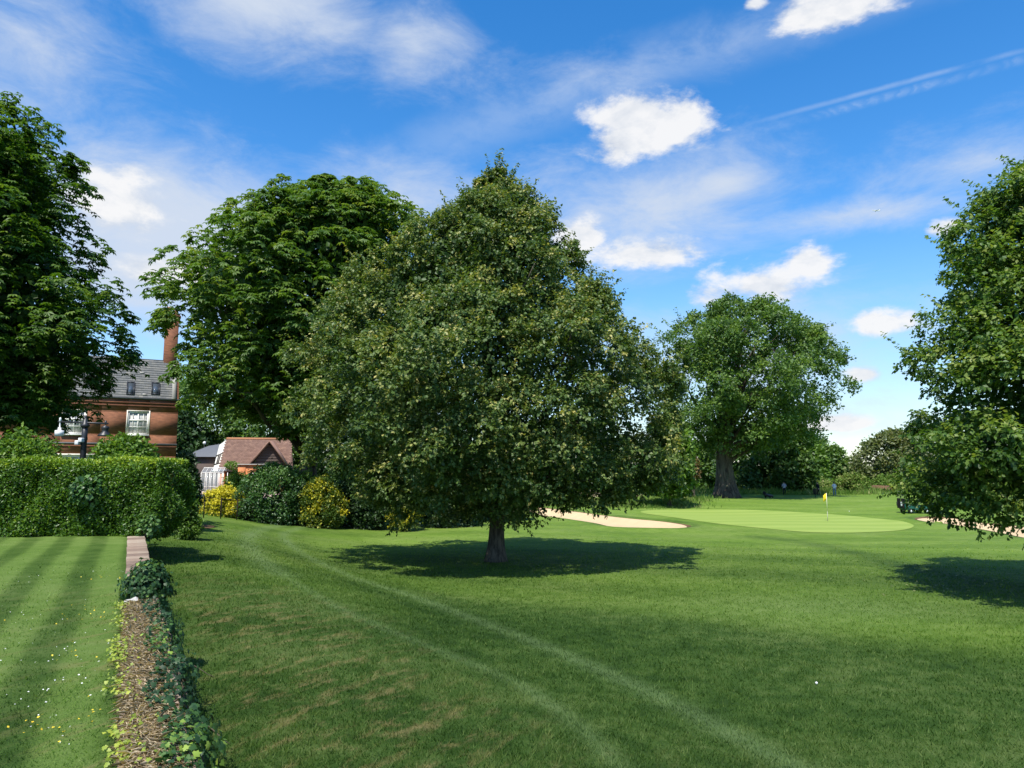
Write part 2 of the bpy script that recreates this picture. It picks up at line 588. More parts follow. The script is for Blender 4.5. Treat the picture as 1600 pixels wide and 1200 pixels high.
n4 = noise(nt, mapping(nt, T, scale=(1.2, 1.2, 5.5)), 1.6, 6, .7)
c = mixc(nt, mth(nt, 'MULTIPLY', sstep(nt, .42, .62, n4), .5), c, (.095, .046, .030))
finish(nt, c, .9, .15, n4, .25, .02)

m, nt = newmat('orange_brick')
T = objc(nt)
n1 = noise(nt, T, 2.5, 6, .7)
finish(nt, mixc(nt, n1, (.40, .14, .055), (.58, .25, .11)), .9, .15, noise(nt, mapping(nt, T, scale=(4, 4, 13)), 1, 2), .4, .02)


def plain(name, c, rough=.6, spec=.4, var=.25, scale=6, metallic=0):
    m, nt = newmat(name)
    n1 = noise(nt, objc(nt), scale, 6, .6)
    lo = tuple(q * (1 - var) for q in c); hi = tuple(min(1, q * (1 + var * .5)) for q in c)
    finish(nt, mixc(nt, n1, lo, hi), rough, spec, n1, .15, .01, metallic)
    return m


def tinted(name, stops, rough=.75, spec=.3, nscale=5, nmix=.35):
    m, nt = newmat(name)
    n1 = noise(nt, objc(nt), nscale, 7, .65)
    f = mth(nt, 'ADD', mth(nt, 'MULTIPLY', attr(nt, 'tint'), 1 - nmix), mth(nt, 'MULTIPLY', n1, nmix))
    finish(nt, ramp(nt, f, stops), rough, spec, n1, .3, .02)
    return m


tinted('slate', [(0, (.10, .10, .105)), (.4, (.19, .19, .19)), (.65, (.29, .275, .25)), (1, (.42, .39, .33))], .7, .4, 1.3, .55)
tinted('roof_tile', [(0, (.13, .075, .055)), (.5, (.235, .14, .105)), (1, (.36, .22, .15))], .85, .2, 1.5, .5)
tinted('stone', [(0.15, (.13, .09, .07)), (.5, (.25, .18, .13)), (.85, (.38, .31, .23))], .9, .2, 11, .45)
plain('grey_roof', (.12, .125, .13), .8)
plain('ridge_tile', (.42, .19, .09), .85)
plain('white_paint', (.78, .76, .70), .5, .4, .12)
plain('cream_render', (.70, .66, .56), .8, .2, .12)
plain('dark_timber', (.05, .04, .034), .7)
plain('brown_boards', (.085, .06, .05), .8)
plain('black_metal', (.022, .023, .026), .45, .5, .2)
plain('lead', (.15, .155, .16), .6)
plain('rust_iron', (.055, .035, .026), .8, .3, .4)
plain('blue_door', (.48, .55, .62), .5)
plain('drive', (.48, .35, .29), .95, .1, .15, 2)
plain('concrete', (.42, .40, .36), .9, .2)
plain('green_paint', (.012, .085, .055), .35, .5, .2)
plain('black_plastic', (.02, .02, .022), .5, .4, .2)
plain('white_plastic', (.72, .72, .70), .4, .5, .05)
plain('rubber', (.018, .018, .018), .85, .2)
plain('grey_shirt', (.34, .35, .42), .9, .1)
plain('white_shirt', (.68, .71, .80), .9, .1)
plain('navy_cloth', (.022, .024, .04), .9, .1)
plain('black_cloth', (.016, .016, .018), .9, .1)
plain('denim', (.13, .20, .34), .9, .1)
plain('skin', (.46, .27, .19), .6)
plain('hair', (.06, .045, .035), .7)
plain('yellow_flag', (.80, .60, .03), .7, .2, .1)
plain('pole_white', (.75, .73, .62), .5, .4, .1)
plain('stem_bark', (.09, .07, .05), .9)
plain('pale_stem', (.30, .26, .20), .8)

m, nt = newmat('glass')
n1 = noise(nt, objc(nt), 2.2, 3)
finish(nt, mixc(nt, n1, (.035, .042, .05), (.09, .10, .11)), .06, .8)
m, nt = newmat('sky_glass')
finish(nt, (.06, .075, .09), .04, 1.0)
m, nt = newmat('lace_glass')
n1 = noise(nt, mapping(nt, objc(nt), scale=(7, 1, .6)), 3, 3)
finish(nt, mixc(nt, sstep(nt, .35, .65, n1), (.30, .30, .30), (.60, .60, .57)), .12, .7)
m, nt = newmat('greenhouse_glass')
p = N(nt, 'ShaderNodeBsdfPrincipled'); p.inputs['Roughness'].default_value = .05
p.inputs['Base Color'].default_value = (.75, .82, .84, 1)
tr = N(nt, 'ShaderNodeBsdfTransparent'); mx = N(nt, 'ShaderNodeMixShader'); mx.inputs[0].default_value = .16
nt.links.new(tr.outputs[0], mx.inputs[1]); nt.links.new(p.outputs[0], mx.inputs[2])
o = N(nt, 'ShaderNodeOutputMaterial'); nt.links.new(mx.outputs[0], o.inputs['Surface'])

# ------------------------------------------------------------------ terrain
P0 = onz(304, 1200, 0.0)                    # a point on the wall's outer edge
TH = math.atan(596 / FPX * CP)              # the wall runs this much left of straight ahead
WD = np.array([-math.sin(TH), math.cos(TH)])
WN = np.array([math.cos(TH), math.sin(TH)])
WALL_W = 0.42


def wall_s(x, y): return (x - P0[0]) * WN[0] + (y - P0[1]) * WN[1]
def wall_t(x, y): return (x - P0[0]) * WD[0] + (y - P0[1]) * WD[1]
def wall_pt(s, t, z=0.0): return np.array([P0[0] + WN[0] * s + WD[0] * t, P0[1] + WN[1] * s + WD[1] * t, z])


BUNKERS = []     # filled once the base ground is known : (poly, depth)


def ground0(x, y):
    x = np.asarray(x, float); y = np.asarray(y, float)
    d = np.hypot(x, y)
    L = -1.75 + 0 * x
    L = L - 0.32 * ss(28, 46, y) * (1 - ss(60, 85, y)) + 0.28 * ss(60, 92, y) + 0.35 * ss(120, 320, d)
    L = L + 0.75 * ss(-6, -20, x) * ss(14, 34, y) * (1 - .0 * y)
    L = L + .05 * np.sin(x * .31 + y * .17) * ss(10, 20, d) + .04 * np.sin(x * .13 - y * .27 + 1.3)
    # grassy mounds by the left bunker
    for px, py, h, sx_, sy_ in ((1030, 792, .55, 3.2, 2.4), (930, 790, .45, 6, 2.0), (1425, 800, .35, 4, 3)):
        q = onz(px, py, -2.0)
        L = L + h * np.exp(-((x - q[0]) / sx_) ** 2 - ((y - q[1] - 3) / sy_) ** 2)
    s = wall_s(x, y)
    foot = -1.15 + 0.35 * ss(9, 19, y) + .1 * ss(19, 26, y)
    g = foot + (L - foot) * ss(0.3, 8.0, s)
    behind = -1.5 + (1.45) * ss(20.8, 25, y)
    k = ss(-1.2, 0.05, s)
    return behind * (1 - k) + g * k


def ghit(px, py, f=ground0):
    d = ray(px, py)
    z = -2.0
    for _ in range(40):
        p = onz(px, py, z)
        z = .5 * z + .5 * float(f(p[0], p[1]))
    return onz(px, py, z)


def polydist(x, y, poly):
    """signed distance, positive inside"""
    x = np.asarray(x, float); y = np.asarray(y, float)
    n = len(poly)
    best = np.full(x.shape, 1e9); inside = np.zeros(x.shape, bool)
    for i in range(n):
        ax, ay = poly[i]; bx, by = poly[(i + 1) % n]
        ex, ey = bx - ax, by - ay
        t = np.clip(((x - ax) * ex + (y - ay) * ey) / (ex * ex + ey * ey + 1e-12), 0, 1)
        best = np.minimum(best, np.hypot(x - ax - t * ex, y - ay - t * ey))
        c = ((ay > y) != (by > y)) & (x < (bx - ax) * (y - ay) / (by - ay + 1e-12) + ax)
        inside ^= c
    return np.where(inside, best, -best)


def linedist(x, y, pts):
    x = np.asarray(x, float); y = np.asarray(y, float)
    best = np.full(x.shape, 1e9)
    for (ax, ay), (bx, by) in zip(pts[:-1], pts[1:]):
        ex, ey = bx - ax, by - ay
        t = np.clip(((x - ax) * ex + (y - ay) * ey) / (ex * ex + ey * ey + 1e-12), 0, 1)
        best = np.minimum(best, np.hypot(x - ax - t * ex, y - ay - t * ey))
    return best


def smooth_line(pts, n=6, closed=False):
    P = [np.array(p, float) for p in pts]
    m = len(P); out = []
    rng_ = range(m if closed else m - 1)
    for i in rng_:
        if closed:
            p0, p1, p2, p3 = P[(i - 1) % m], P[i], P[(i + 1) % m], P[(i + 2) % m]
        else:
            p0, p1, p2, p3 = P[max(i - 1, 0)], P[i], P[i + 1], P[min(i + 2, m - 1)]
        for k in range(n):
            t = k / n
            out.append(.5 * (2 * p1 + (p2 - p0) * t + (2 * p0 - 5 * p1 + 4 * p2 - p3) * t * t + (3 * p1 - p0 - 3 * p2 + p3) * t ** 3))
    if not closed:
        out.append(P[-1])
    return [tuple(q) for q in out]


def gpoly(pxs):
    return [tuple(ghit(*p)[:2]) for p in pxs]


bk1 = smooth_line(gpoly([(823, 797), (838, 794), (872, 797), (925, 804), (990, 812), (1042, 817), (1077, 823), (1062, 827), (1010, 827), (958, 825), (925, 818), (880, 811), (845, 806)]), 5, True)
bk2 = smooth_line(gpoly([(1430, 812), (1450, 809), (1490, 811), (1530, 818), (1580, 822), (1640, 832), (1690, 842), (1660, 850), (1610, 844), (1560, 834), (1500, 823), (1450, 817)]), 5, True)
BUNKERS = [(bk1, .42), (bk2, .42)]
green_poly = smooth_line(gpoly([(1428, 822), (1405, 829), (1340, 832.5), (1270, 832), (1195, 826), (1110, 817), (1040, 807), (1000, 800), (1040, 796.5), (1110, 796), (1200, 798), (1300, 804), (1375, 811), (1410, 816)]), 5, True)


def ground(x, y):
    x = np.asarray(x, float); y = np.asarray(y, float)
    z = ground0(x, y)
    for poly, dep in BUNKERS:
        sd = polydist(x, y, poly)
        z = z - dep * ss(-.05, 1.1, sd)
        z = z + .16 * np.exp(-((sd + .7) / .8) ** 2) * ss(.4, -.2, sd)   # turf lip
    return z


LA = gpoly([(640, 797), (560, 806), (480, 814), (420, 824), (392, 835), (388, 845), (398, 865), (440, 898)])
LB = gpoly([(660, 803), (560, 812), (490, 820), (452, 830), (443, 838), (462, 858), (510, 884), (560, 905), (640, 930), (760, 975), (880, 1022), (1000, 1075), (1120, 1135), (1250, 1205), (1400, 1300)])
LC = gpoly([(440, 898), (520, 945), (620, 990), (720, 1030), (800, 1065), (880, 1115), (960, 1190), (1040, 1290)])
LD = gpoly([(1180, 838), (1260, 848), (1340, 866), (1430, 888), (1520, 905)])
LA, LB, LC, LD = (smooth_line(q, 5) for q in (LA, LB, LC, LD))


def mow(x, y):
    d = np.hypot(x, y)
    s = wall_s(x, y)
    r = .75 * np.exp(-(linedist(x, y, LA) / .42) ** 2)
    r = np.maximum(r, .75 * np.exp(-(linedist(x, y, LB) / .27) ** 2))
    r = np.maximum(r, .50 * np.exp(-(linedist(x, y, LC) / .20) ** 2))
    dry = ss(.2, 1.0, s) * (1 - ss(2.6, 5.5, s)) * ss(22, 12, y)
    dry = np.maximum(dry, .35 * ss(11, 7, d) * (s > 0))
    fair = .25 * ss(14, 22, d) + .45 * ss(24, 40, d) + .10 * ss(45, 70, d)  # short-cut turf and viewing-angle brightness, both painted lighter with distance
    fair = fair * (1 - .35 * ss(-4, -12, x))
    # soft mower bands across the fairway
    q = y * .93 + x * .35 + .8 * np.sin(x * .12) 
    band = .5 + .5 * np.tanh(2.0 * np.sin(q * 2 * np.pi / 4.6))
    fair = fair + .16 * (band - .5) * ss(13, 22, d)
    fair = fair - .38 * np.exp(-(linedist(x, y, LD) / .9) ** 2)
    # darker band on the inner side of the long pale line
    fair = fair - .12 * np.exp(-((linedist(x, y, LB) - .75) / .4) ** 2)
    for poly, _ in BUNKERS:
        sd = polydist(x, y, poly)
        fair = fair - .45 * np.exp(-((sd + .35) / .45) ** 2)  # lip shading painted as a darker ring of turf
    # sheen painted as lighter patches, and darker patches in front of it
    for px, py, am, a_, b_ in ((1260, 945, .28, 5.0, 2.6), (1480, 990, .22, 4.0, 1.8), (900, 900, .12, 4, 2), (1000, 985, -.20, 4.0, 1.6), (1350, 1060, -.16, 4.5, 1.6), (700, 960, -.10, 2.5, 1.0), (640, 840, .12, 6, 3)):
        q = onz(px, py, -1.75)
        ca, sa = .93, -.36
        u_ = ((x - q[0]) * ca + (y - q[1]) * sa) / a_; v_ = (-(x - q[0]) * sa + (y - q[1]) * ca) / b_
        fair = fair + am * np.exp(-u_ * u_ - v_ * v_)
    r = np.maximum(r, .35 * np.exp(-((x - onz(1300, 950, -1.75)[0]) / 4) ** 2 - ((y - onz(1300, 950, -1.75)[1]) / 2) ** 2))  # the same sheen, painted into the pale channel too
    fair = np.clip(fair, 0, 1)
    return np.stack([r, dry, fair, np.ones_like(r)], -1)


def upper_mow(x, y):
    s = wall_s(x, y) + .03 * np.sin(wall_t(x, y) * .7)
    b = .5 + .5 * np.tanh(2.4 * np.sin(s * 2 * np.pi / .78 + .9))
    fair = .06 + .52 * b * ss(2.5, 6, np.hypot(x, y)) + .12 * ss(8, 16, y)
    pale = .30 * b
    dry = .30 + .6 * ss(-1.2, -.4, s)
    return np.stack([pale, dry * ss(14, 8, y), fair, np.ones_like(s)], -1)


def grid_mesh(name, X, Y, Z, mowf, mat, kind='structure'):
    n, m_ = X.shape
    v = np.stack([X, Y, Z], -1).reshape(-1, 3)
    i = np.arange(n * m_).reshape(n, m_)
    q = np.stack([i[:-1, :-1], i[:-1, 1:], i[1:, 1:], i[1:, :-1]], -1).reshape(-1, 4)
    va = {'mow': mowf(X.ravel(), Y.ravel())} if mowf else None
    o = rawmesh(name, v, q.ravel(), np.arange(len(q)) * 4, [4] * len(q), mat, None, None, True, va)
    o['kind'] = kind
    return o


# the course : one sheet, fine where it is near and in view
ang = np.concatenate([np.linspace(-180, -46, 46)[:-1], np.linspace(-46, 46, 330), np.linspace(46, 180, 46)[1:]])
rad = np.concatenate([[0.3, 1.2, 2.2, 3.2], np.geomspace(4, 115, 280), np.geomspace(125, 4000, 26)])
A_, R_ = np.meshgrid(np.radians(ang), rad)
X, Y = R_ * np.sin(A_), R_ * np.cos(A_)
Xf = X[:, ::-1]; Yf = Y[:, ::-1]
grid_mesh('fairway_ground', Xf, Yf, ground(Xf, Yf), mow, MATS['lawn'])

# the upper lawn behind the low wall
tt = np.linspace(-16, 22.2, 110); sg = np.concatenate([np.linspace(-40, -9, 60)[:-1], np.linspace(-9, -WALL_W + .02, 140)])
S_, T_ = np.meshgrid(sg, tt)
X = P0[0] + WN[0] * S_ + WD[0] * T_; Y = P0[1] + WN[1] * S_ + WD[1] * T_
Z = .012 * np.sin(X * 1.3) * np.sin(Y * .9) - .05 * ss(21.3, 22.2, T_)
grid_mesh('upper_lawn', X, Y, Z, upper_mow, MATS['lawn'])


def patch(name, poly, mat, lift, step, zf, parent=None):
    """a sheet of given outline laid over the ground"""
    poly = np.array(poly)
    c = poly.mean(0)
    rings = max(4, int(np.max(np.hypot(*(poly - c).T)) / step))
    vs = [(c[0], c[1])]
    n = len(poly)
    for k in range(1, rings + 1):
        vs += [tuple(c + (p - c) * k / rings) for p in poly]
    vs = np.array(vs)
    z = zf(vs[:, 0], vs[:, 1]) + lift
    v = np.column_stack([vs, z])
    fs = [(0, 1 + i, 1 + (i + 1) % n) for i in range(n)]
    for k in range(rings - 1):
        b0 = 1 + k * n; b1 = b0 + n
        fs += [(b0 + i, b1 + i, b1 + (i + 1) % n, b0 + (i + 1) % n) for i in range(n)]
    # face up
    if np.sum(poly[:, 0] * np.roll(poly[:, 1], -1) - poly[:, 1] * np.roll(poly[:, 0], -1)) < 0:
        fs = [tuple(reversed(f)) for f in fs]
    lens = [len(f) for f in fs]
    o = rawmesh(name, v, [i for f in fs for i in f], np.concatenate([[0], np.cumsum(lens)[:-1]]), lens, mat, parent, None, True)
    return o


g = patch('putting_green', green_poly, MATS['green_turf'], .018, .8, ground); g['kind'] = 'structure'
for poly in (bk1, bk2):
    c_ = np.mean(poly, 0)
    o = patch('bunker_lip', [tuple(c_ + (np.array(p) - c_) * 1.012) for p in poly], MATS['soil'], .012, .4, ground); o['kind'] = 'structure'
    o = patch('sand_bunker', [tuple(c_ + (np.array(p) - c_) * .972) for p in poly], MATS['sand'], .035, .4, ground); o['kind'] = 'structure'

drive_poly = [tuple(onz(*p, -.62)[:2]) for p in ((268, 778), (300, 780), (350, 781), (470, 776), (470, 769), (360, 767), (290, 768), (240, 770))]
dr = patch('gravel_drive', drive_poly, MATS['drive'], .06, 1.0, lambda x, y: np.maximum(ground(x, y), -.68)); dr['kind'] = 'structure'

# ------------------------------------------------------------------ leaves
def unit(a):
    return a / (np.linalg.norm(a, axis=-1, keepdims=True) + 1e-9)


def leaf_quads(base, axis, nrm, L, Wd, fold=.12):
    """one folded four-cornered leaf for each row"""
    axis = unit(axis)
    side = unit(np.cross(axis, nrm))
    nn = np.cross(side, axis)
    L = np.asarray(L)[:, None]; Wd = np.asarray(Wd)[:, None]
    mid = base + axis * L * .45
    v = np.stack([base, mid + side * Wd * .5 + nn * L * fold, base + axis * L - nn * L * .06, mid - side * Wd * .5 + nn * L * fold], 1)
    return v.reshape(-1, 3)


def leaf_object(name, quads, tint, mat, parent, kind=None):
    """quads: (4n,3) world; two triangles each"""
    n = len(quads) // 4
    off = np.array(parent.location) if parent is not None else np.zeros(3)
    i = np.arange(n)[:, None] * 4
    tri = np.concatenate([i + [0, 1, 2], i + [0, 2, 3]], 1).reshape(-1)
    t = np.repeat(tint, 2)
    o = rawmesh(name, quads - off, tri, np.arange(n * 2) * 3, [3] * (n * 2), mat, parent, {'tint': t})
    if kind: o['kind'] = kind
    return o


def rows_to_prof(rows, Y):
    """silhouette rows (py, left px, right px) surveyed at distance Y -> z, left x, right x"""
    out = []
    for py, a, b in rows:
        p = at(a, py, Y); q = at(b, py, Y)
        out.append((p[2], p[0], q[0]))
    out.sort()
    return np.array(out)


def sample_boughs(prof, Y, n, br, rng, dr=.95, inner=.3, back=.5, inset=.55, sub=0):
    z0, z1 = prof[0, 0], prof[-1, 0]
    zz = np.linspace(z0, z1, 200)
    hw = np.interp(zz, prof[:, 0], (prof[:, 2] - prof[:, 1]) / 2)
    slope = np.gradient(hw, zz)
    w = (hw + .3) * np.sqrt(1 + np.clip(slope, -4, 4) ** 2)
    cdf = np.cumsum(w); cdf /= cdf[-1]
    # spread evenly over the crown, then shaken, so that no side is left bare
    N_ = int(n / (.597 + .403 * back))
    i_ = np.arange(N_)
    z = np.interp(np.clip((i_ + rng.uniform(-.6, 1.6, N_)) / N_, 0, 1), cdf, zz)
    a = (i_ * 2.39996 + rng.normal(size=N_) * .35) % (2 * np.pi)
    keep = (np.sin(a) < .3) | (rng.random(N_) < back)
    z, a = z[keep], a[keep]
    m_ = len(z)
    h = np.interp(z, zz, hw); sl = np.interp(z, zz, np.clip(slope, -3, 3))
    cx_ = np.interp(z, prof[:, 0], (prof[:, 1] + prof[:, 2]) / 2)
    rf = np.where(rng.random(m_) < inner, rng.uniform(.45, .85, m_), rng.uniform(.86, 1.04, m_))
    Rr = br * rng.uniform(.55, 1.35, m_)
    e = np.maximum(h * rf - Rr * inset, h * .15 * rf)
    p = np.stack([cx_ + e * np.cos(a), Y + e * dr * np.sin(a), z - Rr * .35 * (z > z1 - 1.2 * br)], -1)
    o = unit(np.stack([np.cos(a), np.sin(a), np.clip(-sl, -.5, 2.5) * .6], -1))
    Rr = Rr * np.clip(h / (2.2 * br), .45, 1)
    if sub:
        ii = np.repeat(np.arange(len(p)), sub)
        v = unit(rng.normal(size=(len(ii), 3)) + .9 * o[ii] + [0, 0, .35])
        ps = p[ii] + v * (Rr[ii] * rng.uniform(.55, 1.0, len(ii)))[:, None] * [1, 1, .72]
        os_ = unit(o[ii] * .6 + v)
        rs = Rr[ii] * rng.uniform(.28, .52, len(ii))
        p, o, Rr = ps, os_, rs
    return p, o, Rr


def sprigs(p, o, Rr, k, rng, up=.45, outb=.8, sq=.75, droop=.2):
    M_ = len(p)
    idx = np.repeat(np.arange(M_), k)
    v = unit(rng.normal(size=(len(idx), 3)))
    d = unit(v + outb * o[idx] + np.array([0, 0, up]))
    r = Rr[idx] * rng.uniform(.35, 1.08, len(idx)) ** .6
    off = d * r[:, None] * np.array([1, 1, sq])
    hor = np.hypot(off[:, 0], off[:, 1])
    off[:, 2] -= droop * hor * hor / (Rr[idx] + .01)
    return p[idx] + off, d, idx


def cluster_leaves(sp_p, sp_d, idx, rng, kind, L, W, per, tint_b, tint_l=.12, droop=.35, spread=.3):
    """leaves of every sprig; returns quads, tint"""
    n = len(sp_p)
    bt = tint_b(sp_p, sp_d, idx)
    ii = np.repeat(np.arange(n), per)
    j = np.tile(np.arange(per), n)
    N_ = len(ii)
    base = sp_p[ii].copy(); d = sp_d[ii]
    if kind == 'shoot':                       # alternate leaves along a shoot
        dirv = unit(sp_d + rng.normal(size=(n, 3)) * .35 + np.array([0, 0, -.12]))[ii]
        base += dirv * ((j / per - .35) * spread)[:, None]
        sd = unit(np.cross(dirv, rng.normal(size=(N_, 3))))
        ax = unit(dirv * .55 + sd * .8 + np.array([0, 0, -droop]) + rng.normal(size=(N_, 3)) * .2)
        nr = unit(np.array([0, 0, .9]) + d * .5 + rng.normal(size=(N_, 3)) * .45)
    elif kind == 'palm':                      # leaflets fanned round a stalk end
        up = unit(np.array([0, 0, 1.0]) + sp_d * .55 + rng.normal(size=(n, 3)) * .25)
        t1 = unit(np.cross(up, rng.normal(size=(n, 3)))); t2 = np.cross(up, t1)
        a = (j / per) * 2 * np.pi * .86 + np.repeat(rng.random(n) * 6.28, per)
        ax = unit(t1[ii] * np.cos(a)[:, None] + t2[ii] * np.sin(a)[:, None] + np.array([0, 0, -droop]) + d * .15)
        nr = up[ii]
    else:                                     # loose tuft
        base += rng.normal(size=(N_, 3)) * spread * .45
        ax = unit(rng.normal(size=(N_, 3)) + d * .7 + np.array([0, 0, -droop]))
        nr = unit(np.array([0, 0, .8]) + d * .6 + rng.normal(size=(N_, 3)) * .5)
    Ls = L * rng.uniform(.7, 1.25, N_)
    q = leaf_quads(base, ax, nr, Ls, W * Ls / L * rng.uniform(.85, 1.15, N_))
    t = np.clip(bt[ii] + rng.normal(size=N_) * tint_l, 0.0, 1.0)
    return q, t


def default_tint(rng, nb, mean=.42, sb=.12, ss_=.10):
    btint = rng.normal(size=nb + 1) * sb
    def f(p, d, idx):
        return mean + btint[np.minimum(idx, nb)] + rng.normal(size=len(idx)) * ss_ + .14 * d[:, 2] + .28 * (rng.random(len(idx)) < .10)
    return f


def foliage(name, rows, Y, seed, nb, br, k, kind, L, W, per, mat, parent, inner=.3, back=.5, dr=.95, mean=.42, sb=.12, extra=None, fill=0, fill_size=.3,
            droop=.35, spread=.3, up=.45, outb=.8, sq=.75, bdroop=.2, prof=None, shoots=0, inset=.55, sub=0):
    rng = np.random.default_rng(seed)
    pr = rows_to_prof(rows, Y) if prof is None else prof
    p, o, Rr = sample_boughs(pr, Y, nb, br, rng, dr, inner, back, inset, sub)
    if extra is not None:
        for (q, oo, rr) in extra:
            p = np.vstack([p, q]); o = np.vstack([o, unit(np.array([oo]))]); Rr = np.append(Rr, rr)
    sp_p, sp_d, idx = sprigs(p, o, Rr, k, rng, up, outb, sq, bdroop)
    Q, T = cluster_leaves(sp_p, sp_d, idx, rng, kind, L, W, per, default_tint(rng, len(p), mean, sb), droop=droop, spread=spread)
    Qs, Ts = [Q], [T]
    if shoots:                                 # long leading shoots that break the outline
        pick = rng.integers(0, len(p), shoots)
        ln = rng.uniform(.5, 1.3, shoots) * br
        ks = 7
        sp = np.repeat(p[pick], ks, 0); dd = unit(o[pick] * 1.0 + np.array([0, 0, .55]) + rng.normal(size=(shoots, 3)) * .25)
        dd = np.repeat(dd, ks, 0)
        f = np.tile(np.linspace(.55, 1.25, ks), shoots)
        sp = sp + dd * (np.repeat(Rr[pick] * .8 + ln * .35, ks) * f)[:, None]
        q, t = cluster_leaves(sp, dd, np.repeat(pick, ks), rng, kind, L, W, max(3, per // 2), default_tint(rng, len(p), mean + .05, sb), droop=droop, spread=spread * .6)
        Qs.append(q); Ts.append(t)
    if fill:                                   # leaves deep inside, tinted darker to paint the shade within the crown
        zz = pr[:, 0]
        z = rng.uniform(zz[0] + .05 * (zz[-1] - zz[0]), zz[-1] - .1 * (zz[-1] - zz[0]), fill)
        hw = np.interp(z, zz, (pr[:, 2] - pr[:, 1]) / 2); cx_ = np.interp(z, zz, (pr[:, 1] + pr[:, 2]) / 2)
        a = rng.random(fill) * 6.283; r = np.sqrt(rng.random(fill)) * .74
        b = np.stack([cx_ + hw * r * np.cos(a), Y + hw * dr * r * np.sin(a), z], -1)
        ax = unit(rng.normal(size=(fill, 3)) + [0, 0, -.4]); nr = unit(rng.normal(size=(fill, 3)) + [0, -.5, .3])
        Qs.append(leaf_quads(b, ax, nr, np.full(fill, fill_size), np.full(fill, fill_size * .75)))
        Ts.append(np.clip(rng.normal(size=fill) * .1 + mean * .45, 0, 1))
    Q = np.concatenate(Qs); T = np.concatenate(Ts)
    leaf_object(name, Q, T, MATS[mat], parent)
    return p, o, Rr


def limb(mb, a, b, r0, r1, rng, sag=.12, n=7, seg=7):
    a = np.array(a, float); b = np.array(b, float)
    L = np.linalg.norm(b - a)
    pts = []; rr = []
    k = rng.normal(size=3) * .05 * L
    for i in range(n + 1):
        t = i / n
        p = a + (b - a) * t
        p[2] += sag * L * math.sin(math.pi * t) * (1 - .4 * t)
        p += k * math.sin(math.pi * t) + rng.normal(size=3) * .012 * L * (0 < t < 1)
        pts.append(p); rr.append(r0 + (r1 - r0) * t ** .8)
    mb.tube(pts, rr, seg)
    return pts


def tree(name, label, base, Y, rows, trunk, seed, group=None, limbs=18, bark='lime_bark', cat='tree', twig=60, limb_r=.35, **kw):
    """trunk = (radius at foot, radius at top, z top, x shift at top)"""
    root = empty(name, base, 0, label, cat, group)
    pr = rows_to_prof(rows, Y)
    p, o, Rr = foliage('crown', rows, Y, seed, parent=root, **kw)
    rng = np.random.default_rng(seed + 99)
    b = np.array(base, float)
    r0, r1, zt, dx = trunk
    mb = MB()
    H = zt - b[2]
    pts = []; rad_ = []
    for i in range(15):
        t = i / 14
        flare = 1 + .75 * math.exp(-t * H / (.55 * r0 * 2 + .12)) if True else 1
        pts.append((dx * t + .03 * r0 * math.sin(7 * t + seed), .03 * r0 * math.sin(5 * t), H * t - .12 * (i == 0)))
        rad_.append((r0 + (r1 - r0) * t) * flare)
    mb.tube(pts, rad_, 16)
    tr_ = mb.build('trunk', MATS[bark], root, True)
    tex = None
    mb = MB()
    sel = rng.permutation(len(p))[:limbs]
    top = np.array([dx, 0, H])
    zmin = pr[0, 0] - b[2]
    for i in sel:
        q = p[i] - b
        t = rng.uniform(.45, 1.0)
        s_ = np.array([dx * t, 0, H * t])
        if s_[2] > q[2] - .3: s_[2] = max(min(q[2] - .2, s_[2]), .35 * H)
        s_[0] = dx * s_[2] / H
        q = s_ + (q - s_) * .93
        pp = limb(mb, s_, q, r1 * limb_r * rng.uniform(.7, 1.3), .025, rng)
        for _ in range(3):
            c_ = pp[rng.integers(3, 7)]
            dd = np.linalg.norm(p - b - c_, axis=1)
            jn = rng.choice(np.argsort(dd)[:8])
            limb(mb, c_, c_ + (p[jn] - b - c_) * .9, r1 * limb_r * .3, .012, rng, .05, 4, 5)
    # the leader goes on up to the top
    ztop = pr[-1, 0] - b[2]
    xt = (pr[-1, 1] + pr[-1, 2]) / 2 - b[0]
    limb(mb, top * .98, (xt, 0, ztop * .93), r1 * .95, .03, rng, 0, 8, 8)
    mb.build('branches', MATS[bark], root, True)
    return root


def gz(x, y): return float(ground(np.array([x]), np.array([y]))[0])


def base_at(px, Y):
    x = at(px, 735, Y)[0]
    return np.array([x, Y, gz(x, Y)])


# ---- the lime in the middle
b = ghit(775, 877); YM = b[1]
b[2] = gz(b[0], b[1])
lime_rows = [(252, 755, 785), (275, 738, 812), (305, 715, 835), (335, 690, 860), (375, 650, 890), (420, 585, 915), (470, 545, 945), (520, 520, 985),
             (560, 470, 1018), (600, 465, 1052), (640, 475, 1070), (680, 462, 1072), (710, 495, 1060), (735, 540, 1035), (750, 555, 1005), (762, 570, 930), (778, 590, 800)]
tree('lime_tree', 'large broad conical tree with pale flowering tips standing alone in the middle of the lawn', b, YM, lime_rows, (.30, .27, 2.6, .08), 11,
     nb=212, br=1.38, sub=9, k=17, kind='shoot', L=.125, W=.095, per=7, mat='lime_leaf', inner=.30, back=.28, fill=46000, fill_size=.20, mean=.43, sb=.12, shoots=420,
     droop=.45, spread=.36, up=.35, outb=.9, sq=.75, bdroop=.3, limbs=26, inset=.85)

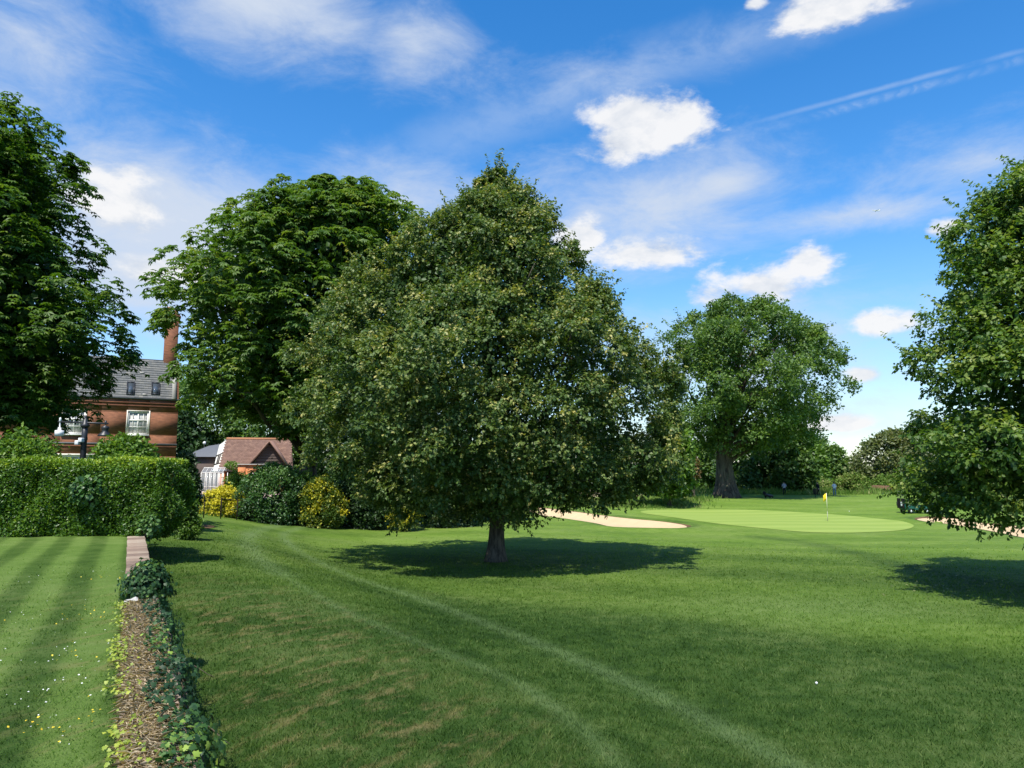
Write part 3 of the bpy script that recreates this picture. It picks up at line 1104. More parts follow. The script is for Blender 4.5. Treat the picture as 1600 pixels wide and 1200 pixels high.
# ---- the near lime cut by the right edge
YR = 20.5
b = base_at(1705, YR)
right_rows = [(240, 1620, 1760), (268, 1572, 1830), (305, 1535, 1870), (350, 1500, 1920), (400, 1482, 1945), (460, 1466, 1965), (520, 1450, 1975), (570, 1432, 1995), (620, 1418, 2010),
              (660, 1400, 2020), (700, 1405, 2015), (735, 1425, 1990), (765, 1465, 1960), (785, 1530, 1920), (795, 1570, 1880)]
tree('lime_tree', 'tall rounded leafy tree cut off by the right edge of the view', b, YR, right_rows, (.30, .27, 2.2, .05), 23,
     nb=210, br=1.2, sub=8, k=15, kind='shoot', L=.13, W=.10, per=6, mat='lime_leaf_b', inner=.30, back=.25, fill=26000, fill_size=.20, mean=.46, sb=.14, shoots=200,
     droop=.5, spread=.36, up=.45, outb=.85, sq=.65, bdroop=.4, limbs=24, inset=.95)

# ---- horse chestnut behind, to the left of the middle
YC = 52.0
b = base_at(480, YC)
ch_rows = [(292, 475, 560), (303, 440, 610), (322, 412, 640), (345, 390, 655), (378, 345, 680), (408, 302, 695), (432, 278, 705), (470, 262, 712), (520, 264, 715), (565, 270, 710),
           (595, 292, 700), (615, 330, 690), (635, 390, 680), (655, 430, 660), (670, 450, 640)]
tree('chestnut_tree', 'broad domed dark green tree behind, between the brick house and the middle tree', b, YC, ch_rows, (.7, .55, 4.6, .1), 31,
     nb=172, br=2.35, sub=9, k=11, kind='palm', L=.36, W=.15, per=6, mat='chestnut_leaf', inner=.25, back=.28, fill=24000, fill_size=.46, mean=.50, sb=.13, shoots=0,
     droop=.5, spread=.3, up=.6, outb=.8, sq=.6, bdroop=.45, limbs=26, bark='oak_bark', inset=.8)

# ---- tall tree at the left edge
YL = 27.0
b = base_at(-70, YL); b[2] = 0
left_rows = [(152, -130, 5), (172, -190, 45), (205, -240, 78), (240, -280, 98), (290, -310, 112), (340, -325, 118), (390, -335, 132), (430, -345, 150), (475, -350, 172), (505, -355, 190),
             (525, -355, 195), (550, -340, 178), (580, -330, 152), (615, -310, 130), (645, -290, 110), (668, -250, 95), (680, -200, 60)]
tree('chestnut_tree', 'very tall dark tree rising at the left edge above the hedge', b, YL, left_rows, (.5, .42, 3.2, 0), 43,
     nb=215, br=1.6, sub=9, k=11, kind='palm', L=.21, W=.09, per=6, mat='dark_chestnut_leaf', inner=.25, back=.28, fill=28000, fill_size=.34, mean=.46, sb=.14, shoots=0,
     droop=.5, spread=.3, up=.65, outb=.8, sq=.55, bdroop=.5, limbs=24, bark='oak_bark', inset=.8)

# ---- the oak beyond the green
YO = 88.0
b = base_at(1133, YO)
oak_rows = [(478, 1105, 1205), (488, 1082, 1235), (505, 1070, 1252), (528, 1055, 1270), (552, 1050, 1288), (577, 1040, 1302), (600, 1032, 1318), (622, 1034, 1305), (645, 1038, 1280),
            (668, 1042, 1258), (684, 1052, 1240), (694, 1075, 1225)]
tree('oak_tree', 'big old spreading tree with thick trunk beyond the putting green', b, YO, oak_rows, (1.1, .8, 6.2, -.1), 57,
     nb=110, br=2.7, sub=8, k=14, kind='tuft', L=.34, W=.24, per=6, mat='oak_leaf', inner=.42, back=.5, fill=1500, fill_size=.55, mean=.52, sb=.13, shoots=40,
     droop=.2, spread=.5, up=.5, outb=.6, sq=.62, bdroop=.25, limbs=34, bark='oak_bark', limb_r=.4, inset=.75)

# ------------------------------------------------------------------ background trees and shrubs
def bush_rows(cx, top, bot, w, n=7, wob=0.0, seed=1):
    r = random.Random(seed); rows = []
    for i in range(n):
        t = i / (n - 1)
        h = math.sqrt(max(0, 1 - (1 - t * 1.18) ** 2)) if t < .85 else math.sqrt(max(0.0, 1 - (1 - .85 * 1.18) ** 2)) * (1 - .35 * (t - .85) / .15)
        h = max(h, .22)
        rows.append((top + (bot - top) * t, cx - w * h * (1 + r.uniform(-wob, wob)), cx + w * h * (1 + r.uniform(-wob, wob))))
    return rows


def small_tree(label, cx, top, bot, w, Y, seed, mat, group='trees far beyond the green', name='field_tree', nb=60, k=26, L=.5, trunk_r=.2, **kw):
    b = base_at(cx, Y)
    args = dict(nb=int(nb * .8), br=max(.5, w * Y / FPX * .24), k=k, kind='tuft', L=L * 1.1, W=L * .78, per=4, mat=mat, inner=.35, back=.2, fill=500, fill_size=L * 1.6, mean=.45, sb=.12,
                droop=.2, spread=L * 1.4, up=.5, outb=.7, sq=.7, bdroop=.2, limbs=7, bark='oak_bark')
    args.update(kw)
    zt = max(b[2] + .8, at(cx, bot, Y)[2] + .5)
    return tree(name, label, b, Y, bush_rows(cx, top, bot, w, 8, .12, seed), (trunk_r, trunk_r * .8, zt, .1), seed, group, **args)


small_tree('tree with pale grey green crown behind the brick house corner', 335, 585, 700, 95, 112, 101, 'oak_leaf', 'trees behind the houses', nb=110, k=36)
small_tree('mid green tree standing behind the tiled cottage roof', 430, 620, 735, 80, 108, 102, 'oak_leaf', 'trees behind the houses', nb=80, k=32)
small_tree('dark tree behind the house, just right of its wall', 285, 640, 750, 48, 104, 103, 'evergreen_leaf', 'trees behind the houses', nb=70, k=30)
small_tree('dark tree low behind the domed tree, right of the cottage', 500, 640, 765, 75, 108, 104, 'evergreen_leaf', 'trees behind the houses', nb=90, k=32)
small_tree('dark tree hidden behind the middle tree trunk side', 600, 650, 770, 75, 100, 105, 'evergreen_leaf', 'trees behind the middle tree', nb=80, k=30)
small_tree('dark wide tree seen through under the middle tree', 880, 650, 768, 105, 100, 106, 'evergreen_leaf', 'trees behind the middle tree', nb=100, k=30)
small_tree('bright yellow green tree just left of the big old trunk', 1045, 650, 772, 38, 72, 107, 'bright_leaf', nb=70, k=30, L=.38)
small_tree('low leafy tree right behind the big old trunk', 1180, 660, 762, 55, 108, 108, 'oak_leaf', nb=90, k=30, mean=.3)
small_tree('dark leafy tree hanging low over the golfer in grey', 1228, 655, 766, 42, 105, 109, 'oak_leaf', nb=90, k=30, mean=.28)
small_tree('light green round tree beyond the golfers', 1300, 698, 762, 30, 135, 110, 'oak_leaf', nb=70, k=26, mean=.55)
small_tree('yellowish young tree beyond the middle golfer', 1268, 695, 766, 22, 122, 111, 'bright_leaf', nb=60, k=26, mean=.3)
small_tree('tall blue green tree farthest behind the golfers', 1262, 678, 755, 38, 190, 112, 'oak_leaf', nb=70, k=26, L=.7, mean=.4)
small_tree('olive willowy tree left of the near right tree', 1392, 672, 762, 56, 125, 113, 'pale_leaf', nb=110, k=30, mean=.42)
small_tree('pale tree half hidden by the near right tree', 1470, 660, 770, 60, 118, 114, 'pale_leaf', nb=70, k=26, mean=.3)
small_tree('dark ivy covered trunk like tree left of the big old tree', 1070, 700, 776, 12, 80, 115, 'evergreen_leaf', nb=40, k=26, L=.3)
small_tree('leafy tree behind the big old tree on its left', 1100, 690, 765, 30, 118, 116, 'oak_leaf', nb=60, k=26, mean=.4)
small_tree('russet tinged small tree between dark column and big trunk', 1082, 712, 745, 9, 84, 117, 'russet_leaf', nb=24, k=16, L=.3)


def shrub(label, cx, top, bot, w, Y, seed, mat, name='shrub', group=None, z=None, nb=50, k=30, L=.12, kind='tuft', br=None, **kw):
    x = at(cx, 735, Y)[0]
    zb = gz(x, Y) if z is None else z
    root = empty(name, (x, Y, zb), 0, label, 'shrub', group)
    dz_ = zb - EYE; tt_ = Y * CP + dz_ * SP
    bot = max(bot, 600 - FPX * (dz_ * CP - Y * SP) / tt_ - 3)      # foliage reaches the ground
    rows = bush_rows(cx, top, bot, w, 8, .10, seed)
    args = dict(inner=.3, back=.2, fill=700, fill_size=L * 2, mean=.45, sb=.12, droop=.25, spread=L * 1.8, up=.5, outb=.8, sq=.75, bdroop=.2)
    args.update(kw)
    foliage('foliage', rows, Y, seed, int(nb * .85), br or max(.22, w * Y / FPX * .28), k, kind, L * 1.05, L * .66, 4, mat, root, **args)
    rng = np.random.default_rng(seed)
    mb = MB()
    H = at(cx, top, Y)[2] - zb
    hw = w * Y / FPX
    for i in range(7):
        a = i * .9 + rng.random()
        limb(mb, (.08 * math.cos(a), .08 * math.sin(a), -.05), (hw * .55 * math.cos(a), hw * .5 * math.sin(a), H * rng.uniform(.5, .85)), .03, .01, rng, .1, 5, 5)
    mb.build('stems', MATS['stem_bark'], root, True)
    return root


shrub('vivid yellow leaved bush behind the iron railing', 352, 762, 806, 33, 46.0, 201, 'yellow_leaf', nb=60, k=40, L=.13, mean=.55)
shrub('yellow green bush top behind the vivid yellow bush', 372, 738, 790, 28, 48.5, 202, 'bright_leaf', nb=50, k=30, L=.13, mean=.75)
shrub('large dark glossy rounded bush beside the iron railing', 428, 724, 808, 55, 46.5, 203, 'bush_leaf', nb=120, k=44, L=.15, mean=.42)
shrub('light green bush beside the dark glossy bush', 478, 738, 800, 30, 47.5, 204, 'bright_leaf', nb=50, k=34, L=.14, mean=.35)
shrub('variegated yellow and green bush at the lawn edge', 505, 742, 803, 33, 46.0, 205, 'yellow_leaf', nb=60, k=36, L=.13, mean=.02, sb=.22)
shrub('dark laurel bush under the middle tree, left of its trunk', 570, 728, 802, 48, 48.0, 206, 'evergreen_leaf', nb=80, k=36, L=.18)
shrub('yellow flecked bush seen under the middle tree branches', 632, 742, 802, 24, 46.5, 207, 'yellow_leaf', nb=40, k=30, L=.13, mean=.22, sb=.2)
shrub('dark laurel bush just left of the middle tree trunk', 700, 735, 800, 50, 50.0, 208, 'evergreen_leaf', nb=80, k=34, L=.18)
shrub('dark bush behind the middle tree trunk', 780, 738, 792, 50, 58.0, 209, 'evergreen_leaf', nb=70, k=32, L=.2)
shrub('dark feathery conifer shrub beside the brick house corner', 292, 705, 800, 16, 31.0, 210, 'evergreen_leaf', nb=60, k=36, L=.13, mean=.35, z=-.2)
shrub('leafy light green shrub above the hedge at far left', 42, 676, 760, 62, 21.7, 211, 'bright_leaf', nb=70, k=40, L=.12, mean=.42, z=0)
shrub('light green rhododendron above the hedge below the sash window', 198, 684, 760, 60, 21.9, 212, 'bright_leaf', nb=80, k=42, L=.13, mean=.38, z=0)
shrub('small yellowish shrub at the hedge end by the fence', 293, 765, 812, 17, 27.0, 213, 'bright_leaf', nb=30, k=28, L=.1, mean=.25)
shrub('tall weeds in a round clump right of the golfer in white', 1330, 742, 764, 26, 104, 214, 'rough_grass', nb=40, k=26, L=.3, mean=.4)
shrub('low green bramble clump under the olive tree', 1390, 744, 766, 34, 108, 215, 'rough_grass', nb=44, k=26, L=.3, mean=.25)
shrub('weedy bramble clump behind the golfers', 1265, 748, 766, 36, 112, 216, 'rough_grass', nb=40, k=26, L=.3, mean=.5)

# far wood along the horizon, one mass
rng = np.random.default_rng(77)
n = 15000
a = rng.uniform(-60, 60, n); r_ = rng.uniform(330, 420, n)
xw, yw = r_ * np.sin(np.radians(a)), r_ * np.cos(np.radians(a))
hh = (5 + 3 * np.sin(a * .9) + 2.2 * np.sin(a * 2.3 + 1) + 1.5 * np.sin(a * 5.1)) * rng.uniform(.05, 1.0, n) ** .6
zw = ground(xw, yw) + hh
Q = leaf_quads(np.stack([xw, yw, zw], -1), unit(rng.normal(size=(n, 3))), unit(rng.normal(size=(n, 3)) + [0, -.6, .6]), rng.uniform(1.5, 3, n), rng.uniform(1.2, 2.2, n))
o = leaf_object('far_wood', Q, np.clip(rng.normal(size=n) * .15 + .4, 0, 1), MATS['oak_leaf'], None)
tag(o, 'far wood closing the horizon beyond the golf course', 'wood', None, 'stuff')

# ------------------------------------------------------------------ hedge
YH = onz(100, 838, 0)[1]
hx0 = at(-120, 780, YH)[0]; hx1 = at(255, 780, YH)[0]
HH = at(100, 721, YH)[2]
root = empty('hedge', ((hx0 + hx1) / 2, YH + .7, 0), 0, 'long clipped green hedge across the end of the upper lawn', 'hedge')
rng = np.random.default_rng(5)
n = 66000
u = rng.random(n)
face = rng.random(n)
hx = rng.uniform(hx0, hx1, n)
depth = 1.5
front = face < .62; topm = (face >= .62) & (face < .86); endm = face >= .86
px_ = hx.copy(); py_ = np.full(n, YH); pz_ = rng.random(n) * HH
nv = np.zeros((n, 3)); nv[front] = (0, -1, .25)
bulge = .10 * np.sin(px_ * 1.7 + pz_ * 1.1) + .07 * np.sin(px_ * 4.1 - pz_ * 3.0) + .05 * np.sin(px_ * 9 + pz_ * 7)
py_[front] = YH - bulge[front] + .12 * (pz_[front] / HH) ** 3 - .06
pz_[topm] = HH + .04 * np.sin(px_[topm] * 2.2) + .03 * np.sin(px_[topm] * 5)
py_[topm] = YH + rng.random(topm.sum()) * depth + .05
nv[topm] = (0, -.15, 1)
ne = endm.sum()
zz = rng.uniform(-.12, HH, ne)
aa = rng.uniform(-1.7, 1.6, ne)
px_[endm] = hx1 - .15 + (.38 * np.sin(np.pi * np.clip(.12 + zz / HH * .88, 0, 1)) ** .6 + .12 * np.sin(zz * 5 + aa * 3)) * np.cos(aa) * 1.2 - .5 * np.clip(1 - zz / .8, 0, 1) ** 1.5
py_[endm] = YH + depth / 2 + depth / 2 * np.sin(aa)
pz_[endm] = zz
nv[endm] = np.stack([np.cos(aa), np.sin(aa), .2 + 0 * aa], -1)
# rounded top edge
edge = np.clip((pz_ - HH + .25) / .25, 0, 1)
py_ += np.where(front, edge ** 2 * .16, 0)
base = np.stack([px_, py_, pz_], -1) - unit(nv) * rng.uniform(-.05, .22, n)[:, None]
nvu = unit(nv)
ax = unit(nvu * .5 + rng.normal(size=(n, 3)) * .6 + np.array([0, 0, .25]))
nr = unit(nvu + np.array([0, 0, .5]) + rng.normal(size=(n, 3)) * .5)
L_ = rng.uniform(.06, .11, n)
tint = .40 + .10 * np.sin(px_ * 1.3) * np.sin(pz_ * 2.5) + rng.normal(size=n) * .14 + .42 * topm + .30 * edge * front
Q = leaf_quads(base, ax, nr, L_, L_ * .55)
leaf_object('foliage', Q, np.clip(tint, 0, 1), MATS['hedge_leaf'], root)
# sprays hanging off the lower end
mb = MB()
for i in range(60):
    x = hx0 + (hx1 - 1.1 - hx0) * (i + .5) / 60 - root.location[0]
    mb.tube([(x, 0, -.1), (x + rng.normal() * .1, rng.normal() * .1, HH * .5), (x + rng.normal() * .2, rng.normal() * .25, HH * .93)], [.03, .022, .01], 5)
mb.build('stems', MATS['stem_bark'], root, True)
mb = MB().box((hx0 - root.location[0], -.45, .0), (hx1 - .75 - root.location[0], .45, HH - .25))  # added dark box that fills the hedge core behind the leaves
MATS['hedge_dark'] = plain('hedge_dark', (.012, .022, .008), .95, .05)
mb.build('dark_core_box', MATS['hedge_dark'], root, bevel=.12)


def leaf_clump(label, px, py, Y, w, h, n, L, mat, seed, name, mean=.5, lobed=False, cat='plant', zmin=None, group=None):
    c = at(px, py, Y)
    zb = c[2] - h if zmin is None else zmin
    root = empty(name, (c[0], c[1], zb), 0, label, cat, group)
    rng = np.random.default_rng(seed)
    v = unit(rng.normal(size=(n, 3)) + [0, -.5, .3])
    p = c + v * np.array([w, w * .7, h]) * rng.uniform(.6, 1.05, (n, 1))
    ax = unit(v * .4 + rng.normal(size=(n, 3)) * .5 + [0, 0, -.3]); nr = unit(v + [0, 0, .5] + rng.normal(size=(n, 3)) * .4)
    Ls = L * rng.uniform(.6, 1.2, n)
    leaf_object('foliage', leaf_quads(p, ax, nr, Ls, Ls * .75), np.clip(rng.normal(size=n) * .2 + mean, 0, 1), MATS[mat], root)
    mb = MB()
    for i in range(8):
        q = p[rng.integers(0, n)] - np.array([c[0], c[1], zb])
        mb.tube([(0, 0, 0), q * .5 + [0, 0, .05], q], [.015, .012, .006], 5)
    mb.build('stems', MATS['stem_bark'], root, True)
    return root


leaf_clump('blue green bramble sprays growing out of the hedge front', 140, 768, YH - .12, .52, .42, 500, .16, 'bush_leaf', 61, 'bramble', .55)
leaf_clump('light green leafy sprig at the foot of the hedge end', 232, 822, YH - .25, .28, .33, 300, .12, 'bush_leaf', 62, 'sprig', .85)

# ------------------------------------------------------------------ low wall, coping stones, ivy, straw
tw0, tw1 = -14.0, onz(214, 843, 0)[1] / WD[1] - P0[1] / WD[1]
tw1 = float(wall_t(*onz(214, 842, 0)[:2])) + .6
wroot = empty('garden_wall', wall_pt(-WALL_W / 2, 0, 0), math.atan2(WD[1], WD[0]) - math.pi / 2, 'low brick retaining wall along the upper lawn, coping stones showing by the hedge', 'wall')
# local y runs along the wall, local x to the right
mb = MB().box((-WALL_W / 2 + .02, tw0, -1.5), (WALL_W / 2 - .02, tw1, -.035))
mb.build('wall_body', MATS['brick'], wroot)
rr = random.Random(8)
t = tw1
while t > tw0:
    ln = rr.uniform(.42, .62)
    mb = MB().box((-WALL_W / 2, -ln / 2 + .016, -.03), (WALL_W / 2, ln / 2 - .016, .03), rr.random())
    o = mb.build('coping_stone', MATS['stone'], wroot, bevel=.012)
    o.location = (rr.uniform(-.008, .008), t - ln / 2, rr.uniform(-.006, .006) - (0.0 if t > 6 else .0))
    o.rotation_euler = (0, rr.uniform(-.01, .01), rr.uniform(-.012, .012))
    t -= ln
    if t < 1.0 - 4: ln = 0; break
t_bush = float(wall_t(*onz(232, 940, 0)[:2]))
t_straw = t_bush - .25


def ivy_mesh(name, pts, nrm, size, tint, mat, parent, rng):
    """five lobed leaves"""
    n = len(pts)
    out = np.array([(0, 0), (.33, -.12), (.52, .12), (.34, .34), (.42, .66), (.16, .66), (0, 1.05), (-.16, .66), (-.42, .66), (-.34, .34), (-.52, .12), (-.33, -.12)])
    ax = unit(np.cross(nrm, rng.normal(size=(n, 3))))
    ax = unit(ax + np.array([0, 0, -.5])); sd = unit(np.cross(ax, nrm)); nn = np.cross(sd, ax)
    m_ = len(out)
    lift = -.35 * (out[:, 0] ** 2) - .10 * out[:, 1] ** 2
    v = pts[:, None, :] + size[:, None, None] * (sd[:, None, :] * out[None, :, :1] + ax[:, None, :] * out[None, :, 1:] + nn[:, None, :] * lift[None, :, None])
    cen = pts + size[:, None] * ax * .3
    V = np.concatenate([v, cen[:, None, :]], 1).reshape(-1, 3)
    i = np.arange(n)[:, None] * (m_ + 1)
    tri = []
    for k_ in range(m_):
        tri.append(i + np.array([m_, k_, (k_ + 1) % m_]))
    tri = np.concatenate(tri, 1).reshape(-1)
    off = np.array(parent.location) if parent is not None else np.zeros(3)
    return rawmesh(name, V - off, tri, np.arange(n * m_) * 3, [3] * (n * m_), MATS[mat], parent, {'tint': np.repeat(tint, m_)})


# the ivy mound
rng = np.random.default_rng(12)
c = wall_pt(-.15, t_bush + .35, .0)
root = empty('ivy_mound', c, 0, 'rounded dark ivy mound sitting on the low wall', 'ivy')
n = 1500
v = unit(rng.normal(size=(n, 3))); v[:, 2] = np.abs(v[:, 2])
p = c + v * np.array([.33, .36, .50]) * rng.uniform(.82, 1.05, (n, 1))
p += .03 * rng.normal(size=(n, 3)); p[:, 2] = np.maximum(p[:, 2], .03)
tint = np.clip(.50 + rng.normal(size=n) * .18 + .3 * ((p[:, 0] - c[0]) < -.2) * rng.random(n) + .25 * (v[:, 2] > .85) * rng.random(n), 0, 1)
ivy_mesh('foliage', p, unit(v + rng.normal(size=(n, 3)) * .35), rng.uniform(.036, .066, n), tint, 'ivy_leaf', root, rng)
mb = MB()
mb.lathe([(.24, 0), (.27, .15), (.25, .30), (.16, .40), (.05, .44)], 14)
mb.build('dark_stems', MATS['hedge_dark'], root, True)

# trailing ivy over the outer edge
root = empty('trailing_ivy', wall_pt(0, 0, -.6), 0, 'strip of trailing ivy spilling down the outer edge of the low wall', 'ivy')
n = 4600
t = t_bush - rng.random(n) ** .8 * (t_bush + 3.5)
dn = rng.random(n)
sl = .02 + .10 * np.sin(t * 2.1) * .5 + rng.normal(size=n) * .05
over = dn < .5
s = np.where(over, -.20 + .24 * rng.random(n), .05 + .13 * rng.random(n)) + .05 * np.sin(t * 3.1)
z = np.where(over, .05 + .06 * rng.random(n), .05 - rng.random(n) ** 1.3 * .65)
p = np.stack([P0[0] + WN[0] * s + WD[0] * t, P0[1] + WN[1] * s + WD[1] * t, z], -1)
nv = np.where(over[:, None], np.array([WN[0] * .4, WN[1] * .4 - .2, 1.0]), np.array([WN[0], WN[1] - .3, .45])) + rng.normal(size=(n, 3)) * .35
tint = np.clip(.46 + .24 * np.sin(t * 1.9 + 1) + rng.normal(size=n) * .2, 0, 1)
ivy_mesh('foliage', p, unit(nv), rng.uniform(.022, .052, n) * (1 + .15 * (t < 1.2)), tint, 'ivy_leaf', root, rng)
mb = MB()
for i in range(26):
    t0 = rng.uniform(-2, t_bush)
    q = [wall_pt(-.05 + .15 * j / 5 + rng.normal() * .02, t0 - .16 * j, .05 - .02 * j * j * .6) - wall_pt(0, 0, -.6) for j in range(6)]
    mb.tube(q, [.006] * 6, 5)
for t0, ln in ((3.1, .30), (1.2, .22)):
    q = [wall_pt(.1 + ln * j / 5, t0 - .05 * j, -.1 - .02 * j + .02 * math.sin(j)) - wall_pt(0, 0, -.6) for j in range(6)]
    mb.tube(q, [.005, .005, .004, .004, .003, .002], 5)
mb.build('stems', MATS['stem_bark'], root, True)['kind'] = 'stuff'

# creeper along the inner edge of the straw
root = empty('creeper', wall_pt(-.42, 1, 0), 0, 'bright yellow green creeper along the lawn side of the straw strip', 'creeper')
n = 1700
t = t_straw - rng.random(n) * (t_straw + 2.5)
keep = (np.sin(t * 4.3) + np.sin(t * 2.1 + 1) + rng.normal(size=n) * .5) > -.5
t = t[keep]; n = len(t)
s = -.44 + rng.normal(size=n) * .055 + .10 * (rng.random(n) < .35) * rng.random(n) + .12 * (t < 1.6) * rng.random(n)
p = np.stack([P0[0] + WN[0] * s + WD[0] * t, P0[1] + WN[1] * s + WD[1] * t, .045 + .04 * rng.random(n)], -1)
ivy_mesh('foliage', p, unit(np.array([0, -.3, 1]) + rng.normal(size=(n, 3)) * .35), rng.uniform(.018, .036, n), np.clip(.55 + rng.normal(size=n) * .25, 0, 1), 'creeper_leaf', root, rng)

# mown straw lying on the wall top
n = 26000
t = t_straw - rng.random(n) * (t_straw + 3)
s = -.24 + .15 * (rng.random(n) + rng.random(n) - 1) * 1.15
p = np.stack([P0[0] + WN[0] * s + WD[0] * t, P0[1] + WN[1] * s + WD[1] * t, .032 + .03 * rng.random(n)], -1)
ax = unit(rng.normal(size=(n, 3)) * [1, 1, .12])
L_ = rng.uniform(.04, .13, n)
o = leaf_object('straw_litter', leaf_quads(p, ax, unit(np.array([0, 0, 1]) + rng.normal(size=(n, 3)) * .4), L_, rng.uniform(.004, .008, n)), np.clip(rng.normal(size=n) * .22 + .55, 0, 1), MATS['straw'], None)
tag(o, 'dry straw litter lying along the top of the low wall', 'straw', None, 'stuff')

# a pale stone by the ivy mound
bm = bmesh.new(); bmesh.ops.create_icosphere(bm, subdivisions=3, radius=1)
rng2 = random.Random(4)
for v_ in bm.verts:
    q = v_.co
    v_.co = Vector((q.x * .11, q.y * .08, max(q.z, -.5) * .07)) * (1 + .18 * math.sin(q.x * 5 + q.y * 3) + .1 * math.sin(q.z * 7))
me = bpy.data.meshes.new('stone'); bm.to_mesh(me); bm.free(); me.materials.append(MATS['concrete'])
o = bpy.data.objects.new('stone', me); col.objects.link(o)
q = onz(208, 946, 0); o.location = (q[0], q[1], .03)
tag(o, 'small pale stone at the foot of the ivy mound', 'stone')

# ------------------------------------------------------------------ grass blades near the viewer
def blades(name, n, rmin, rmax, test, zf, mowf, label, seed, hgt=.05):
    rng = np.random.default_rng(seed)
    a = np.radians(rng.uniform(-41, 41, n)); r = np.exp(rng.uniform(math.log(rmin), math.log(rmax), n))
    x, y = r * np.sin(a), r * np.cos(a)
    k = test(x, y) & (rng.random(n) > ss(.38 * rmax, rmax, r))
    x, y, r = x[k], y[k], r[k]
    n = len(x)
    clump = np.sin(x * 5.3 + 2 * np.sin(y * 3.1)) * np.sin(y * 4.7 + 1.7 * np.sin(x * 2.9))
    z = zf(x, y) - .004
    h = hgt * rng.uniform(.4, 1.25, n) * (1 + .35 * clump) * np.where(rng.random(n) < .02, 1.8, 1)
    w = .0042 * (r / 6.0) ** .9 * rng.uniform(.7, 1.3, n)
    th = rng.random(n) * 6.283
    lean = rng.normal(size=(n, 2)) * .55
    b0 = np.stack([x - np.cos(th) * w, y - np.sin(th) * w, z], -1)
    b1 = np.stack([x + np.cos(th) * w, y + np.sin(th) * w, z], -1)
    tp = np.stack([x + lean[:, 0] * h, y + lean[:, 1] * h, z + h], -1)
    V = np.stack([b0, b1, tp], 1).reshape(-1, 3)
    mw = np.repeat(mowf(x, y), 3, 0)
    o = rawmesh(name, V, np.arange(3 * n), np.arange(n) * 3, [3] * n, MATS['lawn_blades'], None, {'tint': np.clip(.5 + .2 * clump + rng.normal(size=n) * .22, 0, 1)}, False, {'mow': mw})
    tag(o, label, 'grass', None, 'stuff')


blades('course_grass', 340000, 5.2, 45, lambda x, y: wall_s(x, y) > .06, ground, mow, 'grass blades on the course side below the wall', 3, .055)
blades('lawn_grass', 125000, 3.2, 21, lambda x, y: (wall_s(x, y) < -WALL_W - .0) & (y < YH - .3), lambda x, y: 0 * x, upper_mow, 'short grass blades on the striped upper lawn', 4, .026)

# daisies and fallen yellow petals scattered on the upper lawn
def specks(name, n, mat, label, cat, seed, size, region, z=.03):
    rng = np.random.default_rng(seed)
    x, y = region(rng, n)
    n = len(x)
    zz = z(x, y) if callable(z) else np.full(n, z)
    p = np.stack([x, y, zz], -1)
    q = leaf_quads(p, unit(rng.normal(size=(n, 3)) * [1, 1, .2]), unit(np.array([0, -.3, 1]) + rng.normal(size=(n, 3)) * .3), size * rng.uniform(.6, 1.3, n), size * rng.uniform(.6, 1.0, n))
    o = leaf_object(name, q, rng.random(n), MATS[mat], None)
    tag(o, label, cat, None, 'stuff')


def reg_upper(cl, spread):
    def f(rng, n):
        cs = np.array([onz(px, py, 0)[:2] for px, py in cl])
        i = rng.integers(0, len(cs), n)
        q = cs[i] + rng.normal(size=(n, 2)) * spread
        k = (wall_s(q[:, 0], q[:, 1]) < -.45)
        return q[k, 0], q[k, 1]
    return f


specks('daisies', 150, 'petal_white', 'tiny white daisies dotted over the upper lawn', 'daisies', 71, .017, reg_upper([(90, 1065), (60, 1130), (110, 990), (20, 960), (150, 900), (130, 1080), (80, 1180), (100, 1020)], .55))
specks('yellow_petals', 70, 'petal_yellow', 'scattered yellow flowers on the upper lawn', 'flowers', 72, .022, reg_upper([(135, 965), (175, 965), (150, 1010), (95, 1132), (145, 905), (110, 1025), (150, 1130), (170, 960)], .28))
def reg_right(rng, n):
    c_ = ghit(1520, 912); q = c_[:2] + rng.normal(size=(n, 2)) * [1.8, 1.6]
    return q[:, 0], q[:, 1]
specks('fallen_leaves', 90, 'pale_leaf', 'pale fallen leaves in the shade under the right hand tree', 'leaves', 73, .09, reg_right, lambda x, y: ground(x, y) + .05)

# rough grass behind the bunker and along the far edge of the course
def rough_band(name, label, pts, n, width, h, seed, L=.5, mat='rough_grass', mean=.5):
    rng = np.random.default_rng(seed)
    P_ = np.array(pts); i = rng.integers(0, len(P_) - 1, n); t = rng.random(n)[:, None]
    q = P_[i] * (1 - t) + P_[i + 1] * t + rng.normal(size=(n, 2)) * width
    x, y = q[:, 0], q[:, 1]
    bs = np.stack([x, y, ground(x, y) - .02], -1)
    hh = h * rng.uniform(.4, 1.2, n) * (1 + .4 * np.sin(x * .9) * np.sin(y * .7))
    ax = unit(rng.normal(size=(n, 3)) * .35 + [0, 0, 1])
    nr = unit(rng.normal(size=(n, 3)) * [1, 1, .3])
    o = leaf_object(name, leaf_quads(bs, ax, nr, hh, hh * .13 + .02, .02), np.clip(rng.normal(size=n) * .2 + mean + .15 * np.sin(x * .8), 0, 1), MATS[mat], None)
    tag(o, label, 'grass', None, 'stuff')


